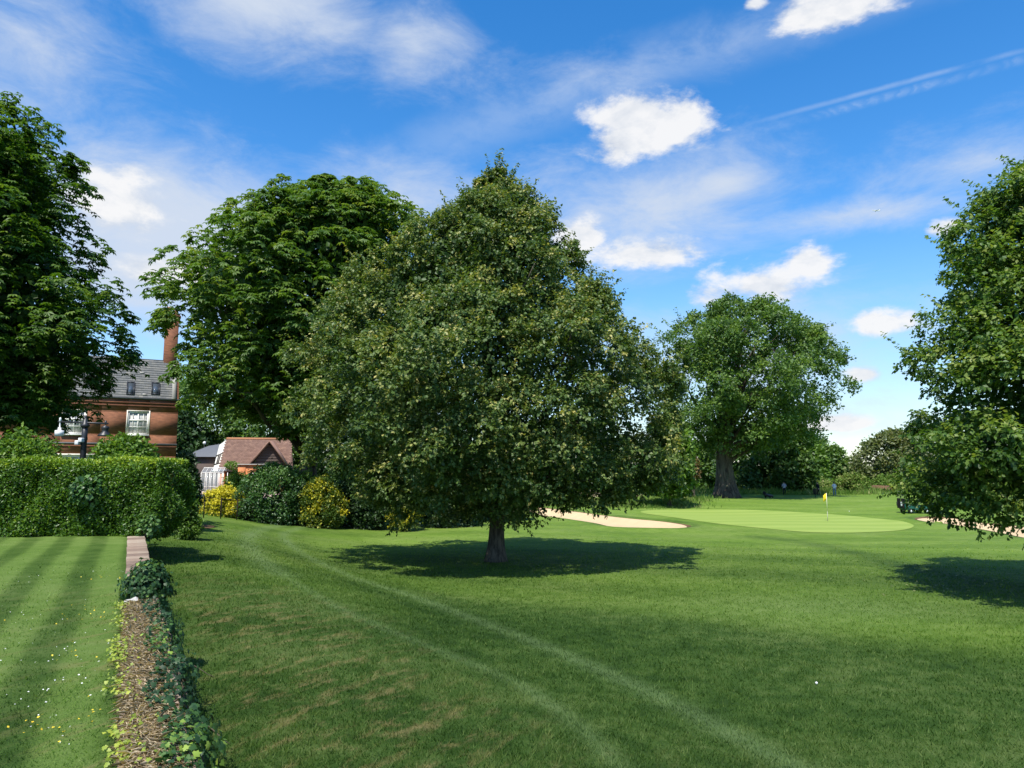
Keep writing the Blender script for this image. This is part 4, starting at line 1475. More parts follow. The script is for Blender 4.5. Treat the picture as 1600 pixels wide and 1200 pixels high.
rough_band('rough_grass', 'long rough grass on the bank behind the left bunker', gpoly([(830, 788), (900, 788), (960, 790), (1010, 790), (1050, 783), (1075, 778)]), 15000, 1.6, .42, 81)
rough_band('rough_grass', 'unmown grass along the far edge beyond the golfers', [tuple(base_at(p, 103)[:2]) for p in (1060, 1150, 1230, 1300, 1370, 1450, 1560)], 12000, 3.0, .8, 82, mean=.45)
rough_band('rough_grass', 'rough tufts along the foot of the bushes', gpoly([(330, 806), (400, 806), (480, 804), (560, 802), (640, 801), (720, 799), (800, 794)]), 9000, .5, .28, 83, mean=.25)
rough_band('dry_weeds', 'dry pinkish weeds behind the bunker', gpoly([(850, 778), (900, 777), (960, 780)]), 4000, 1.5, .6, 84, mat='straw', mean=.6)

# bare earth at the hedge end
q = ghit(268, 826)
ep = [(q[0] - 1.3, q[1] - 2.0), (q[0] + .0, q[1] - 1.6), (q[0] + .9, q[1] + .6), (q[0] + .6, q[1] + 3.2), (q[0] - .6, q[1] + 3.8), (q[0] - 1.4, q[1] + 1.0)]
o = patch('bare_earth', smooth_line(ep, 4, True), MATS['soil'], .02, .4, ground); o['kind'] = 'structure'

# soil heap under the olive tree
bm = bmesh.new(); bmesh.ops.create_icosphere(bm, subdivisions=3, radius=1)
for v_ in bm.verts:
    q = v_.co.copy()
    v_.co = Vector((q.x * 2.6, q.y * 1.8, max(q.z, -.2) * .95)) * (1 + .16 * math.sin(q.x * 5 + 1) + .13 * math.sin(q.y * 7 + q.z * 5) + .07 * math.sin(q.x * 13 + q.z * 11))
me = bpy.data.meshes.new('soil_heap'); bm.to_mesh(me); bm.free(); me.materials.append(MATS['soil'])
for p_ in me.polygons: p_.use_smooth = True
o = bpy.data.objects.new('soil_heap', me); col.objects.link(o)
q = base_at(1372, 104); o.location = (q[0], q[1], q[2] + .1)
tag(o, 'heap of reddish soil among weeds under the olive tree', 'soil heap')

# ------------------------------------------------------------------ brick house
PHI = R(29)
HC = at(279, 630, 60.0)
hroot = empty('brick_house', (HC[0], HC[1], 0), PHI, 'old red brick house with steep grey slate roof above the hedge', 'house')
HE = np.array([math.cos(PHI), math.sin(PHI), 0]); HIN = np.array([-math.sin(PHI), math.cos(PHI), 0])


def hp(px, py, off=0.0):
    """surveyed point on the facade plane (moved in by off) -> local x, z"""
    d = ray(px, py); o_ = np.array([0, 0, EYE]); c0 = np.array([HC[0], HC[1], 0]) + HIN * off
    t_ = (c0 - o_).dot(HIN) / d.dot(HIN)
    p_ = o_ + d * t_
    return float((p_ - c0).dot(HE)), float(p_[2])


def hrect(x0, y0, x1, y1, off=0.0):
    a = hp(x0, y1, off); b_ = hp(x1, y0, off); a2 = hp(x0, y0, off); b2 = hp(x1, y1, off)
    return ((a[0] + a2[0]) / 2, (b_[0] + b2[0]) / 2, (a[1] + b2[1]) / 2, (a2[1] + b_[1]) / 2)


z_eave = hp(205, 621)[1]
LX = -19.0
wins = [hrect(199, 643, 232, 679), hrect(98, 641, 133, 678), hrect(90, 712, 152, 765)]


def wall_holes(mb, x0, x1, z0, z1, holes, y0, y1):
    xs = sorted({x0, x1, *[h[0] for h in holes], *[h[1] for h in holes]})
    zs = sorted({z0, z1, *[h[2] for h in holes], *[h[3] for h in holes]})
    for i in range(len(xs) - 1):
        for j in range(len(zs) - 1):
            cx_, cz_ = (xs[i] + xs[i + 1]) / 2, (zs[j] + zs[j + 1]) / 2
            if any(h[0] < cx_ < h[1] and h[2] < cz_ < h[3] for h in holes):
                continue
            mb.box((xs[i], y0, zs[j]), (xs[i + 1], y1, zs[j + 1]))
    return mb


mb = wall_holes(MB(), LX, 0, -.3, z_eave, wins, 0, .35)
mb.build('front_wall', MATS['brick'], hroot)
MB().box((-.35, .35, -.3), (0, 7.6, z_eave)).build('side_wall', MATS['brick'], hroot)
MB().box((LX, 7.6, -.3), (0, 7.95, z_eave)).build('back_wall', MATS['brick'], hroot)
for (ya, yb, pr_) in ((622, 625, .09), (629.5, 632, .05), (634, 637, .03)):
    za = hp(240, yb)[1]; zb = hp(240, ya)[1]
    MB().box((LX, -pr_, za), (pr_, .02, zb)).build('cornice', MATS['lead' if ya < 626 else 'brick'], hroot)
for (ya, yb, pr_, mt) in ((693, 695.5, .06, 'lead'), (697, 700, .035, 'brick')):
    za = hp(240, yb)[1]; zb = hp(240, ya)[1]
    MB().box((LX, -pr_, za), (pr_, .02, zb)).build('string_course', MATS[mt], hroot)


def sash(rect, bars_x, bars_z, glass, name='sash_window', sill=True):
    x0, x1, z0, z1 = rect
    f = MB()
    t_ = .11
    f.box((x0, .03, z0), (x0 + t_, .16, z1)).box((x1 - t_, .03, z0), (x1, .16, z1)).box((x0 + t_, .03, z1 - t_), (x1 - t_, .16, z1)).box((x0 + t_, .03, z0), (x1 - t_, .16, z0 + t_))
    w = f.build(name, MATS['white_paint'], hroot)
    bmx = MB()
    n_ = bars_x
    for i in range(1, n_):
        x = x0 + (x1 - x0) * i / n_
        k_ = .05 if (n_ % 2 == 0 and i == n_ // 2) else .018
        bmx.box((x - k_, .06, z0 + t_), (x + k_, .12, z1 - t_))
    for z, k_ in bars_z:
        zz_ = z0 + (z1 - z0) * z
        bmx.box((x0 + t_, .055, zz_ - k_), (x1 - t_, .125, zz_ + k_))
    bmx.build('glazing_bars', MATS['white_paint'], w)
    MB().box((x0 + t_, .10, z0 + t_), (x1 - t_, .105, z1 - t_)).build('pane', MATS[glass], w)
    if sill:
        MB().box((x0 - .1, -.13, z0 - .11), (x1 + .1, .1, z0)).build('sill', MATS['white_paint'], w)
        s_ = MB().box((x0 - .09, -.025, z0), (x0, .03, z1 + .09)).box((x1, -.025, z0), (x1 + .09, .03, z1 + .09)).box((x0, -.025, z1), (x1, .03, z1 + .09))
        s_.build('surround', MATS['cream_render'], w)


sash(wins[0], 4, [(.33, .02), (.62, .06)], 'lace_glass')
sash(wins[1], 4, [(.33, .02), (.62, .06)], 'lace_glass')
sash(wins[2], 6, [(.5, .03), (.75, .02)], 'lace_glass', 'bay_window', False)
x0, x1, z0, z1 = wins[2]
MB().box((x0 - .2, -.05, z1), (x1 + .2, .03, z1 + .16)).build('lintel', MATS['cream_render'], hroot)
MB().box((-4.1, -.03, wins[0][2] - 1.05), (-4.05, 0, wins[0][2] - .35)).build('cable', MATS['black_metal'], hroot)

# roof
RB = 2.3
z_ridge = hp(215, 561.5, RB)[1]
rise = z_ridge - z_eave
ang_r = math.atan2(rise, RB)
sl_len = math.hypot(rise, RB)
rroot = MB().prism([(0, 0), (0, 0.01), (0, 0)], 0, .01)
RX0 = LX; RX1 = -.42
rm = MB().add([(RX0, -.05, z_eave), (RX1, -.05, z_eave), (RX1, RB, z_ridge - .05), (RX0, RB, z_ridge - .05), (RX0, 2 * RB + 3.4, z_ridge - .05), (RX1, 2 * RB + 3.4, z_ridge - .05), (RX0, 7.9, z_eave), (RX1, 7.9, z_eave)],
              [(0, 1, 2, 3), (3, 2, 5, 4), (4, 5, 7, 6), (0, 3, 4, 6), (1, 7, 5, 2)])
roof = rm.build('roof', MATS['slate'], hroot)
rr = random.Random(3)
sm = MB()
rows_n = 17
for i in range(rows_n):
    q = sl_len / rows_n
    w = .34
    x = RX0 - (w / 2 if i % 2 else 0)
    patch_ = rr.uniform(-.05, .05)
    while x < RX1:
        xa, xb = max(x, RX0), min(x + w - .006, RX1)
        if xb - xa > .03:
            M_ = Matrix.Translation((0, -.05, z_eave)) @ Matrix.Rotation(ang_r, 4, 'X')
            lift = .02 + rr.uniform(0, .008)
            tn = min(1, max(0, .42 + patch_ + rr.gauss(0, .16)))
            a = [(xa, i * q - .02, lift + .016), (xb, i * q - .02, lift + .016), (xb, (i + 1) * q + .04, lift - .012), (xa, (i + 1) * q + .04, lift - .012),
                 (xa, i * q - .02, lift), (xb, i * q - .02, lift)]
            sm.add([tuple(M_ @ Vector(v_)) for v_ in a], [(0, 1, 2, 3), (4, 5, 1, 0)], tn)
        x += w
so = sm.build('slates', MATS['slate'], roof); so['kind'] = 'stuff'
MB().tube([(RX0, RB, z_ridge), (RX1, RB, z_ridge)], [.09, .09], 8).build('ridge_tiles', MATS['lead'], roof)
# rooflights
M_ = Matrix.Translation((0, -.05, z_eave)) @ Matrix.Rotation(ang_r, 4, 'X')


def roof_uv(px, py):
    """point on the roof slope"""
    d = ray(px, py); o_ = np.array([0, 0, EYE])
    nl = Vector((0, -math.sin(ang_r), math.cos(ang_r)))
    nw = HE * nl.x + HIN * nl.y + np.array([0, 0, nl.z])
    c0 = np.array([HC[0], HC[1], 0]) + HIN * -.05 + np.array([0, 0, z_eave])
    t_ = (c0 - o_).dot(nw) / d.dot(nw)
    p_ = o_ + d * t_ - c0
    return p_.dot(HE), p_.dot(HIN) * math.cos(ang_r) + p_[2] * math.sin(ang_r)


for (xa, ya, xb, yb) in ((197, 598, 211, 617), (236, 599, 250, 617)):
    u0, v0 = roof_uv(xa, yb); u1, v1 = roof_uv(xb, ya)
    f = MB()
    t_ = .09
    for bx_ in (((u0, v0, .03), (u0 + t_, v1, .12)), ((u1 - t_, v0, .03), (u1, v1, .12)), ((u0 + t_, v0, .03), (u1 - t_, v0 + t_, .12)), ((u0 + t_, v1 - t_, .03), (u1 - t_, v1, .12))):
        f.box(bx_[0], bx_[1], .5, M_)
    w = f.build('rooflight', MATS['black_metal'], roof)
    MB().box((u0 + t_, v0 + t_, .06), (u1 - t_, v1 - t_, .08), .5, M_).build('pane', MATS['sky_glass'], w)
for px, py in ((157, 613), (226, 617), (222, 583)):
    u0, v0 = roof_uv(px, py)
    MB().box((u0 - .16, v0 - .06, .03), (u0 + .16, v0 + .06, .10), .5, M_).build('roof_vent', MATS['concrete'], roof)
# gable with coping
gw = MB().add([(RX1, 0, z_eave), (0, 0, z_eave), (0, RB, z_ridge + .05), (RX1, RB, z_ridge + .05), (RX1, 7.9, z_eave), (0, 7.9, z_eave), (RX1, 5.6, z_ridge + .05), (0, 5.6, z_ridge + .05)],
              [(0, 1, 2, 3), (3, 2, 7, 6), (6, 7, 5, 4), (1, 5, 7, 2), (0, 3, 6, 4)])
gw.build('gable', MATS['brick'], hroot)
MB().box((RX1 - .10, -.05, .02), (RX1 + .22, sl_len + .05, .14), .7, M_).build('gable_coping', MATS['concrete'], hroot)
# chimney
zc1 = hp(262, 490, RB)[1]
xa = hp(257.5, 530, RB)[0]; xb = hp(278, 530, RB)[0]
ch = MB().box((xa, RB - .2, z_eave + .8), (xb, RB + .9, zc1 - .5))
ch = ch.build('chimney', MATS['brick'], hroot)
MB().box((xa - .07, RB - .27, zc1 - .5), (xb + .07, RB + .97, zc1 - .35)).box((xa - .13, RB - .33, zc1 - .35), (xb + .13, RB + 1.03, zc1 - .15)).box((xa - .05, RB - .25, zc1 - .15), (xb + .05, RB + .95, zc1)).build('chimney_cap', MATS['brick'], ch)
for i in range(2):
    MB().lathe([(.17, 0), (.15, .1), (.13, .55), (.16, .6), (.16, .66), (.12, .66)], 12, ((xa + xb) / 2 - .3 + .6 * i, RB + .35, zc1)).build('chimney_pot', MATS['ridge_tile'], ch, True)

# ------------------------------------------------------------------ tiled cottage
YT = 62.0
ct = at(345, 735, YT)
CR = R(12)
CS = 85.0 / YT
croot = empty('tiled_cottage', (ct[0] * CS, YT * CS, EYE - EYE * CS), CR, 'cottage with steep brown tiled roof and timber framed white gable beyond the bushes', 'house')
croot.scale = (CS,) * 3
k_ = YT / FPX
zr = at(375, 686, YT + 3)[2]; ze = at(375, 733, YT)[2]
LW = 4.9
# local x right, y away. main range: ridge along x
mr = MB()
mr.box((.1, .15, -.3), (LW, 5.6, ze))
cb = mr.build('walls', MATS['orange_brick'], croot)
# main roof slope made of tile courses
crf = MB().add([(-.1, -.25, ze - .12), (LW + .6, -.25, ze - .12), (LW + .6, 2.9, zr), (-.1, 2.9, zr), (LW + .6, 6.0, ze - .12), (-.1, 6.0, ze - .12)], [(0, 1, 2, 3), (3, 2, 4, 5), (0, 3, 5), (1, 4, 2)])
crf = crf.build('roof', MATS['roof_tile'], croot)
rs = MB(); rr = random.Random(6)
sl = math.hypot(zr - ze + .12, 3.15); ar = math.atan2(zr - ze + .12, 3.15)
M_ = Matrix.Translation((0, -.25, ze - .12)) @ Matrix.Rotation(ar, 4, 'X')
nrow = 24
for i in range(nrow):
    x = -.12 - (.1 if i % 2 else 0)
    while x < LW + .6:
        q = sl / nrow
        lf = rr.uniform(.0, .012)
        a = [(x, i * q - .02, .035 + lf), (x + .19, i * q - .02, .035 + lf), (x + .19, (i + 1) * q, .012), (x, (i + 1) * q, .012), (x, i * q - .02, .008), (x + .19, i * q - .02, .008)]
        rs.add([tuple(M_ @ Vector(v_)) for v_ in a], [(0, 1, 2, 3), (4, 5, 1, 0)], min(1, max(0, rr.gauss(.5, .2))))
        x += .2
so = rs.build('tiles', MATS['roof_tile'], crf); so['kind'] = 'stuff'
MB().tube([(-.15, 2.9, zr + .03), (LW + .6, 2.9, zr + .03)], [.11, .11], 8).build('ridge_tiles', MATS['ridge_tile'], crf)
# timber framed gable, facing left and towards the viewer: jettied out on a diagonal
gm = MB().add([(-.14, -.2, ze - .1), (-.14, 2.9, zr - .05), (-.14, 6.0, ze - .1), (-.75, .6, ze - .1), (-.75, 2.9, zr - .55), (-.75, 5.2, ze - .1)], [(3, 4, 5), (0, 1, 4, 3), (1, 2, 5, 4)])
gb = gm.build('gable_wall', MATS['cream_render'], croot)
tb = MB()
def gpt(a_, b_):     # on the visible splay of the gable: a along from inner edge to outer, b up
    A = np.array([-.14, -.2, ze - .1]); B = np.array([-.75, .6, ze - .1]); C = np.array([-.14, 2.9, zr - .05]); D_ = np.array([-.75, 2.9, zr - .55])
    lo = A + (B - A) * a_; hi = C + (D_ - C) * a_
    return lo + (hi - lo) * b_ + np.array([-.03, -.03, 0])
for a0, b0, a1, b1 in ((0, .22, 1, .22), (0, .55, 1, .55), (.55, .22, .55, .55), (.3, .22, .3, .55)):
    tb.tube([gpt(a0, b0), gpt(a1, b1)], [.07, .07], 4)
tb.build('timbers', MATS['dark_timber'], gb)
MB().tube([(-.8, .5, ze - .16), (-.1, -.28, ze - .16)], [.06, .06], 4).build('barge_board', MATS['white_paint'], gb)
# grey wing at the left, behind
gx0 = -3.6
z2r = at(322, 695, YT + 5)[2]; z2e = at(322, 713, YT + 3)[2]
gwg = MB().box((gx0, 3.4, -.3), (-.3, 8, z2e)); gwg.build('wing_walls', MATS['brown_boards'], croot)
gr = MB().add([(gx0 - .3, 3.1, z2e - .05), (-.2, 3.1, z2e - .05), (-.2, 5.6, z2r + .25), (gx0 + 1.4, 5.6, z2r - .1), (-.2, 8.2, z2e - .05), (gx0 - .3, 8.2, z2e - .05)], [(0, 1, 2, 3), (3, 2, 4, 5), (0, 3, 5)])
gr.build('wing_roof', MATS['grey_roof'], croot)
# cross gable towards the viewer at the right
xg0 = 2.35; xg1 = 5.6; xgm = 4.05
zg = zr - .25
cg = MB().add([(xg0 - .1, -1.2, ze + .25), (xgm, -1.2, zg), (xg1 + .1, -1.2, ze + .25), (xg0 - .1, 2.6, ze + .25), (xgm, 2.6, zg), (xg1 + .1, 2.6, ze + .25)], [(0, 1, 4, 3), (1, 2, 5, 4)])
cgo = cg.build('cross_roof', MATS['roof_tile'], croot)
m_ = cgo.modifiers.new('solid', 'SOLIDIFY'); m_.thickness = .12
bd = MB()
nb_ = 9
for i in range(nb_):
    f0, f1 = i / nb_, (i + .92) / nb_
    za, zb = ze + .2 + (zg - ze - .3) * f0, ze + .2 + (zg - ze - .3) * f1
    bd.add([(xg0 + (xgm - xg0) * f0 + .1, -.75, za), (xg1 - (xg1 - xgm) * f0 - .1, -.75, za), (xg1 - (xg1 - xgm) * f1 - .1, -.70, zb), (xg0 + (xgm - xg0) * f1 + .1, -.70, zb)], [(0, 1, 2, 3)])
bd.build('gable_boards', MATS['brown_boards'], croot)
MB().box((xg0 + .05, -.68, -.3), (xg1 - .05, .1, ze + .3)).build('cross_wall', MATS['orange_brick'], croot)
# flat roofed brick front with the door
MB().box((.05, -1.3, -.3), (.55, .1, ze - .2)).build('pier', MATS['orange_brick'], croot)
MB().box((1.75, -2.2, -.3), (2.35, .0, ze + .35)).box((2.35, -2.15, -.3), (4.2, .0, ze + .35)).build('pier', MATS['orange_brick'], croot)
MB().box((1.7, -2.3, ze + .35), (4.25, .0, ze + .43)).build('coping', MATS['concrete'], croot)
MB().box((.0, -1.4, ze - .2), (1.75, .1, ze - .02)).build('porch_roof', MATS['lead'], croot)
dd = MB().box((1.0, -.12, -.1), (1.7, -.06, ze - .22)).build('door', MATS['blue_door'], croot)
MB().box((1.08, -.2, .9), (1.12, -.12, 1.05)).build('door_handle', MATS['black_metal'], dd)
MB().box((.56, -.1, -.1), (.98, -.05, ze - .22)).build('side_light', MATS['glass'], croot)
MB().box((2.6, -2.22, ze - .55), (3.3, -2.15, ze - .33)).build('sign_board', MATS['white_paint'], croot)
# roof plant
leaf_clump('bright green plant growing on the flat porch roof', 364, 728, (YT - 1.0) * CS, 1.0, .5, 500, .22, 'bright_leaf', 63, 'roof_plant', .55)
# ball finial / white lamp globe on the grey wing
g_ = at(319.5, 692, (YT + 5) * CS)
bm = bmesh.new(); bmesh.ops.create_uvsphere(bm, u_segments=20, v_segments=12, radius=.2)
me = bpy.data.meshes.new('globe'); bm.to_mesh(me); bm.free(); me.materials.append(MATS['white_plastic'])
for p_ in me.polygons: p_.use_smooth = True
r_o = empty('globe_lamp', (g_[0], g_[1], 0), 0, 'white round globe on a pole above the grey roof', 'lamp')
o = bpy.data.objects.new('globe', me); col.objects.link(o); o.parent = r_o; o.location = (0, 0, g_[2])
MB().cyl((0, 0, -1.2), .04, .03, g_[2] + 1.1, 8).build('pole', MATS['black_metal'], r_o)

# greenhouse in front of the cottage
YG = 80.0
gx = at(313, 768, YG); gx2 = at(345, 768, YG)
gw_ = gx2[0] - gx[0]
zb = gz(gx[0], YG)
gh = empty('greenhouse', (gx[0], YG, zb), R(6), 'small white framed greenhouse in front of the tiled cottage', 'greenhouse')
hE, hR = 1.55 - zb, 1.95 - zb
fr = MB()
for i in range(6):
    x = gw_ * i / 5
    fr.box((x - .03, -.03, 0), (x + .03, .03, hE)).box((x - .03, 1.97, 0), (x + .03, 2.03, hE))
    fr.tube([(x, 0, hE), (x, 1, hR + .15)], [.025, .025], 4)
fr.box((-.03, -.035, .75), (gw_ + .03, .035, .80)).box((-.03, -.035, hE - .03), (gw_ + .03, .035, hE + .03)).box((-.03, .97, hR + .13), (gw_ + .03, 1.03, hR + .2))
fr.build('frame', MATS['white_paint'], gh)
for i in range(5):
    xa, xb = gw_ * i / 5 + .03, gw_ * (i + 1) / 5 - .03
    MB().box((xa, -.006, .05), (xb, .006, hE - .04)).build('pane', MATS['greenhouse_glass'], gh)
    MB().add([(xa, 0, hE + .01), (xb, 0, hE + .01), (xb, 1, hR + .14), (xa, 1, hR + .14)], [(0, 1, 2, 3)]).build('roof_pane', MATS['greenhouse_glass'], gh)
MB().box((-.05, -.06, -.15), (gw_ + .05, 2.05, .05)).build('plinth', MATS['orange_brick'], gh)

# ------------------------------------------------------------------ iron railing by the bushes
fa = ghit(318, 809); fb = ghit(560, 807)
nf = 13
froot = empty('iron_fence', (fa[0], fa[1], gz(fa[0], fa[1])), 0, 'thin rusty iron estate railing in front of the bushes', 'fence')
prev = []
post_mb = MB().box((-.03, -.012, -.2), (.03, .012, 1.22)).cyl((0, 0, 1.22), .03, .006, .06, 6)
pm = None
dx_, dy_ = (fb[0] - fa[0]) / (nf - 1), (fb[1] - fa[1]) / (nf - 1)
fa0 = fa
for i in range(-1, nf):
    x, y = fa[0] + dx_ * i, fa[1] + dy_ * i
    l_ = (x - fa[0], y - fa[1], gz(x, y) - froot.location[2])
    if pm is None:
        pm = post_mb.build('post', MATS['rust_iron'], froot); pm.location = l_
    else:
        o = pm.copy(); col.objects.link(o); o.location = l_
    prev.append(l_)
for h in (.25, .50, .75, .98, 1.18):
    MB().tube([(p_[0], p_[1], p_[2] + h) for p_ in prev], [.012 if h < 1.1 else .017] * len(prev), 5).build('rail', MATS['rust_iron'], froot)

# ------------------------------------------------------------------ lamp standard behind the hedge
YP = 22.6
pb = at(128, 735, YP)
def lp(px, py):
    q = at(px, py, YP); return (q[0] - pb[0], 0, q[2])
lroot = empty('lamp_post', (pb[0], YP, 0), 0, 'dark lamp standard with a cross arm, white shade and black lantern above the hedge', 'lamp post')
zt = lp(128, 664)[2]
MB().lathe([(.16, 0), (.16, .3), (.10, .4), (.085, zt - .5), (.10, zt - .45), (.085, zt - .35), (.08, zt)], 14).build('column', MATS['black_metal'], lroot, True)
MB().lathe([(.11, zt - .08), (.14, zt), (.09, zt + .04), (.045, zt + .2), (.03, zt + .22), (.035, zt + .26), (.008, zt + .32)], 14).build('finial', MATS['black_metal'], lroot, True)
aL, aR = lp(91, 659), lp(169, 662)
MB().tube([aL, (0, 0, (aL[2] + aR[2]) / 2), aR], [.028, .03, .028], 8).build('cross_arm', MATS['black_metal'], lroot, True)
lx = lp(94, 659)
sh_ = MB().lathe([(.012, .14), (.03, .12), (.035, .02), (.02, 0), (.02, -.18), (.05, -.19), (.05, -.26), (.13, -.28), (.13, -.46), (.115, -.46)][::-1], 16, (lx[0], 0, lx[2]))
s1 = sh_.build('lamp_shade', MATS['white_plastic'], lroot); s1['label'] = 'white drum shaped lamp shade'
rx = lp(166, 662)
sh_ = MB().lathe([(.03, .10), (.035, 0), (.02, -.02), (.02, -.06), (.11, -.10), (.12, -.14), (.09, -.20), (.09, -.26), (.20, -.36), (.21, -.40), (.05, -.41)][::-1], 16, (rx[0] - .02, 0, rx[2]))
s2 = sh_.build('lamp_shade', MATS['black_metal'], lroot, True); s2['label'] = 'black bell shaped lantern'
for px, py in ((125.5, 692), (131, 688)):
    q = lp(px, py)
    MB().box((q[0] - .06, -.22, q[2] - .07), (q[0] + .06, -.05, q[2] + .07)).build('floodlight', MATS['white_plastic'], lroot, bevel=.02)

# ------------------------------------------------------------------ flag, golfers, cart and other things on the course
fb = ghit(1293.5, 814.5, ground)
fr_ = empty('golf_flag', (fb[0], fb[1], gz(fb[0], fb[1])), 0, 'yellow flag on a thin pole standing in the putting green', 'flag')
MB().cyl((0, 0, 0), .02, .018, .75, 8).build('pole', MATS['green_paint'], fr_, True)
o = fr_.children[0]; o.data.materials.clear(); o.data.materials.append(MATS['concrete']); o['label'] = 'darker lower half of the pole'
MB().cyl((0, 0, .75), .020, .016, 1.40, 8).build('pole', MATS['pole_white'], fr_, True)
fl = MB()
vs = []; fs = []
for i in range(7):
    for j in range(4):
        u_, v_ = i / 6, j / 3
        vs.append((-.015 - .26 * u_, .05 * math.sin(u_ * 5) + .02 * v_, 2.13 - .50 * v_ - .18 * u_ + .0 * u_))
for i in range(6):
    for j in range(3):
        fs.append((i * 4 + j, i * 4 + j + 1, (i + 1) * 4 + j + 1, (i + 1) * 4 + j))
fl.add(vs, fs)
fo = fl.build('flag_cloth', MATS['yellow_flag'], fr_, True)
m_ = fo.modifiers.new('solid', 'SOLIDIFY'); m_.thickness = .012


def person(label, px, Y, face, shirt, trousers, lean=0.0, arms='down', hat=False, short=False, seed=0):
    b = base_at(px, Y)
    root = empty('person', b, face, label, 'person', 'golfers on the far tee')
    me = bpy.data.meshes.new('body')
    bm = bmesh.new()
    J = {}
    H = 1.76

    def jv(n_, x, y, z):
        J[n_] = bm.verts.new((x, y, z)); return J[n_]
    ly = lean
    jv('pel', 0, 0, .95); jv('waist', 0, .02 - ly * .2, 1.10); jv('chest', 0, -ly * .6, 1.32); jv('neckb', 0, -ly * .9, 1.47); jv('neck', 0, -ly - .01, 1.54); jv('head', 0, -ly - .03, 1.64); jv('crown', 0, -ly - .03, 1.71)
    for s_ in (-1, 1):
        t_ = 'LR'[s_ > 0]
        jv('hip' + t_, .10 * s_, 0, .90); jv('knee' + t_, .12 * s_, -.03, .50); jv('ank' + t_, .125 * s_, .02, .09); jv('toe' + t_, .15 * s_, -.17, .04)
        jv('sh' + t_, .19 * s_, -ly * .85, 1.42)
        if arms == 'down':
            jv('el' + t_, .25 * s_, .02 - ly, 1.14); jv('wr' + t_, .24 * s_, -.08 - ly, .90)
        elif arms == 'club':
            jv('el' + t_, .18 * s_, -.16 - ly, 1.16); jv('wr' + t_, .035 * s_, -.32 - ly, .98)
        else:
            jv('el' + t_, .27 * s_, .05 - ly, 1.17); jv('wr' + t_, .16 * s_, -.16 - ly, 1.08)
    E = [('pel', 'waist'), ('waist', 'chest'), ('chest', 'neckb'), ('neckb', 'neck'), ('neck', 'head'), ('head', 'crown')]
    for t_ in 'LR':
        E += [('pel', 'hip' + t_), ('hip' + t_, 'knee' + t_), ('knee' + t_, 'ank' + t_), ('ank' + t_, 'toe' + t_), ('neckb', 'sh' + t_), ('sh' + t_, 'el' + t_), ('el' + t_, 'wr' + t_)]
    for a, c_ in E:
        bm.edges.new((J[a], J[c_]))
    names = list(J)
    bm.verts.index_update(); bm.to_mesh(me); bm.free()
    o = bpy.data.objects.new('body', me); col.objects.link(o); o.parent = root
    o.modifiers.new('skin', 'SKIN'); 
    if not me.skin_vertices:
        bpy.context.view_layer.objects.active = o
        bpy.ops.mesh.customdata_skin_add() if False else None
    RAD = dict(pel=(.17, .13), waist=(.155, .115), chest=(.185, .125), neckb=(.10, .08), neck=(.058, .06), head=(.078, .098), crown=(.06, .075), hip=(.10, .10), knee=(.07, .075), ank=(.05, .055), toe=(.045, .03), sh=(.075, .075), el=(.048, .048), wr=(.035, .03))
    sk = me.skin_vertices[0].data
    for i, n_ in enumerate(names):
        r_ = RAD.get(n_, RAD.get(n_[:-1]))
        sk[i].radius = r_
        sk[i].use_root = (n_ == 'pel')
    o.modifiers.new('sub', 'SUBSURF').levels = 2
    o.modifiers['sub'].render_levels = 2
    dg = bpy.context.evaluated_depsgraph_get(); dg.update()
    ev = bpy.data.meshes.new_from_object(o.evaluated_get(dg))
    o.modifiers.clear(); o.data = ev
    ev.materials.clear()
    for mt in (shirt, trousers, 'skin', 'black_plastic'):
        ev.materials.append(MATS[mt])
    for p_ in ev.polygons:
        z = p_.center.z; x = abs(p_.center.x); y = p_.center.y
        p_.use_smooth = True
        arm = x > .155 and .80 < z < 1.40 or (arms != 'down' and y < -.13 - ly and .85 < z < 1.25)
        if z > 1.51: p_.material_index = 2
        elif arm and (z < (1.16 if short else .93)): p_.material_index = 2
        elif z > .97 or arm: p_.material_index = 0
        elif z > .10: p_.material_index = 1
        else: p_.material_index = 3
    # face, hair, hands
    hd = (0, -ly - .03, 1.64)
    hm = MB(); 
    pr_ = [(.088 * math.cos(a), .115 * math.sin(a)) for a in np.linspace(-.25, 1.5, 7)]
    hm.lathe(pr_, 14, (0, hd[1] + .02, hd[2] + .02))
    hm.build('cap' if hat else 'hair', MATS['white_plastic' if hat else 'hair'], root, True)
    if hat:
        MB().box((-.07, hd[1] - .17, hd[2] + .035), (.07, hd[1] - .05, hd[2] + .05)).build('cap_peak', MATS['white_plastic'], root, bevel=.01)
    MB().tube([(0, hd[1] - .085, hd[2] + .02), (0, hd[1] - .115, hd[2] - .02), (0, hd[1] - .09, hd[2] - .03)], [.01, .017, .01], 6).build('nose', MATS['skin'], root, True)
    for s_ in (-1, 1):
        MB().tube([(.03 * s_, hd[1] - .085, hd[2] + .02), (.03 * s_, hd[1] - .10, hd[2] + .02)], [.011, .008], 6).build('eye', MATS['black_plastic'], root, True)
        MB().tube([(.078 * s_, hd[1], hd[2] + .03), (.09 * s_, hd[1] + .01, hd[2]), (.078 * s_, hd[1], hd[2] - .03)], [.008, .014, .008], 6).build('ear', MATS['skin'], root, True)
        t_ = 'LR'[s_ > 0]
        if arms == 'down': w0, dr_ = np.array([.24 * s_, -.08 - ly, .90]), np.array([0, -.2, -1.])
        elif arms == 'club': w0, dr_ = np.array([.035 * s_, -.32 - ly, .98]), np.array([-.2 * s_, -.3, -1.])
        else: w0, dr_ = np.array([.16 * s_, -.16 - ly, 1.08]), np.array([-.6 * s_, -.7, -.1])
        dr_ = dr_ / np.linalg.norm(dr_)
        hm = MB()
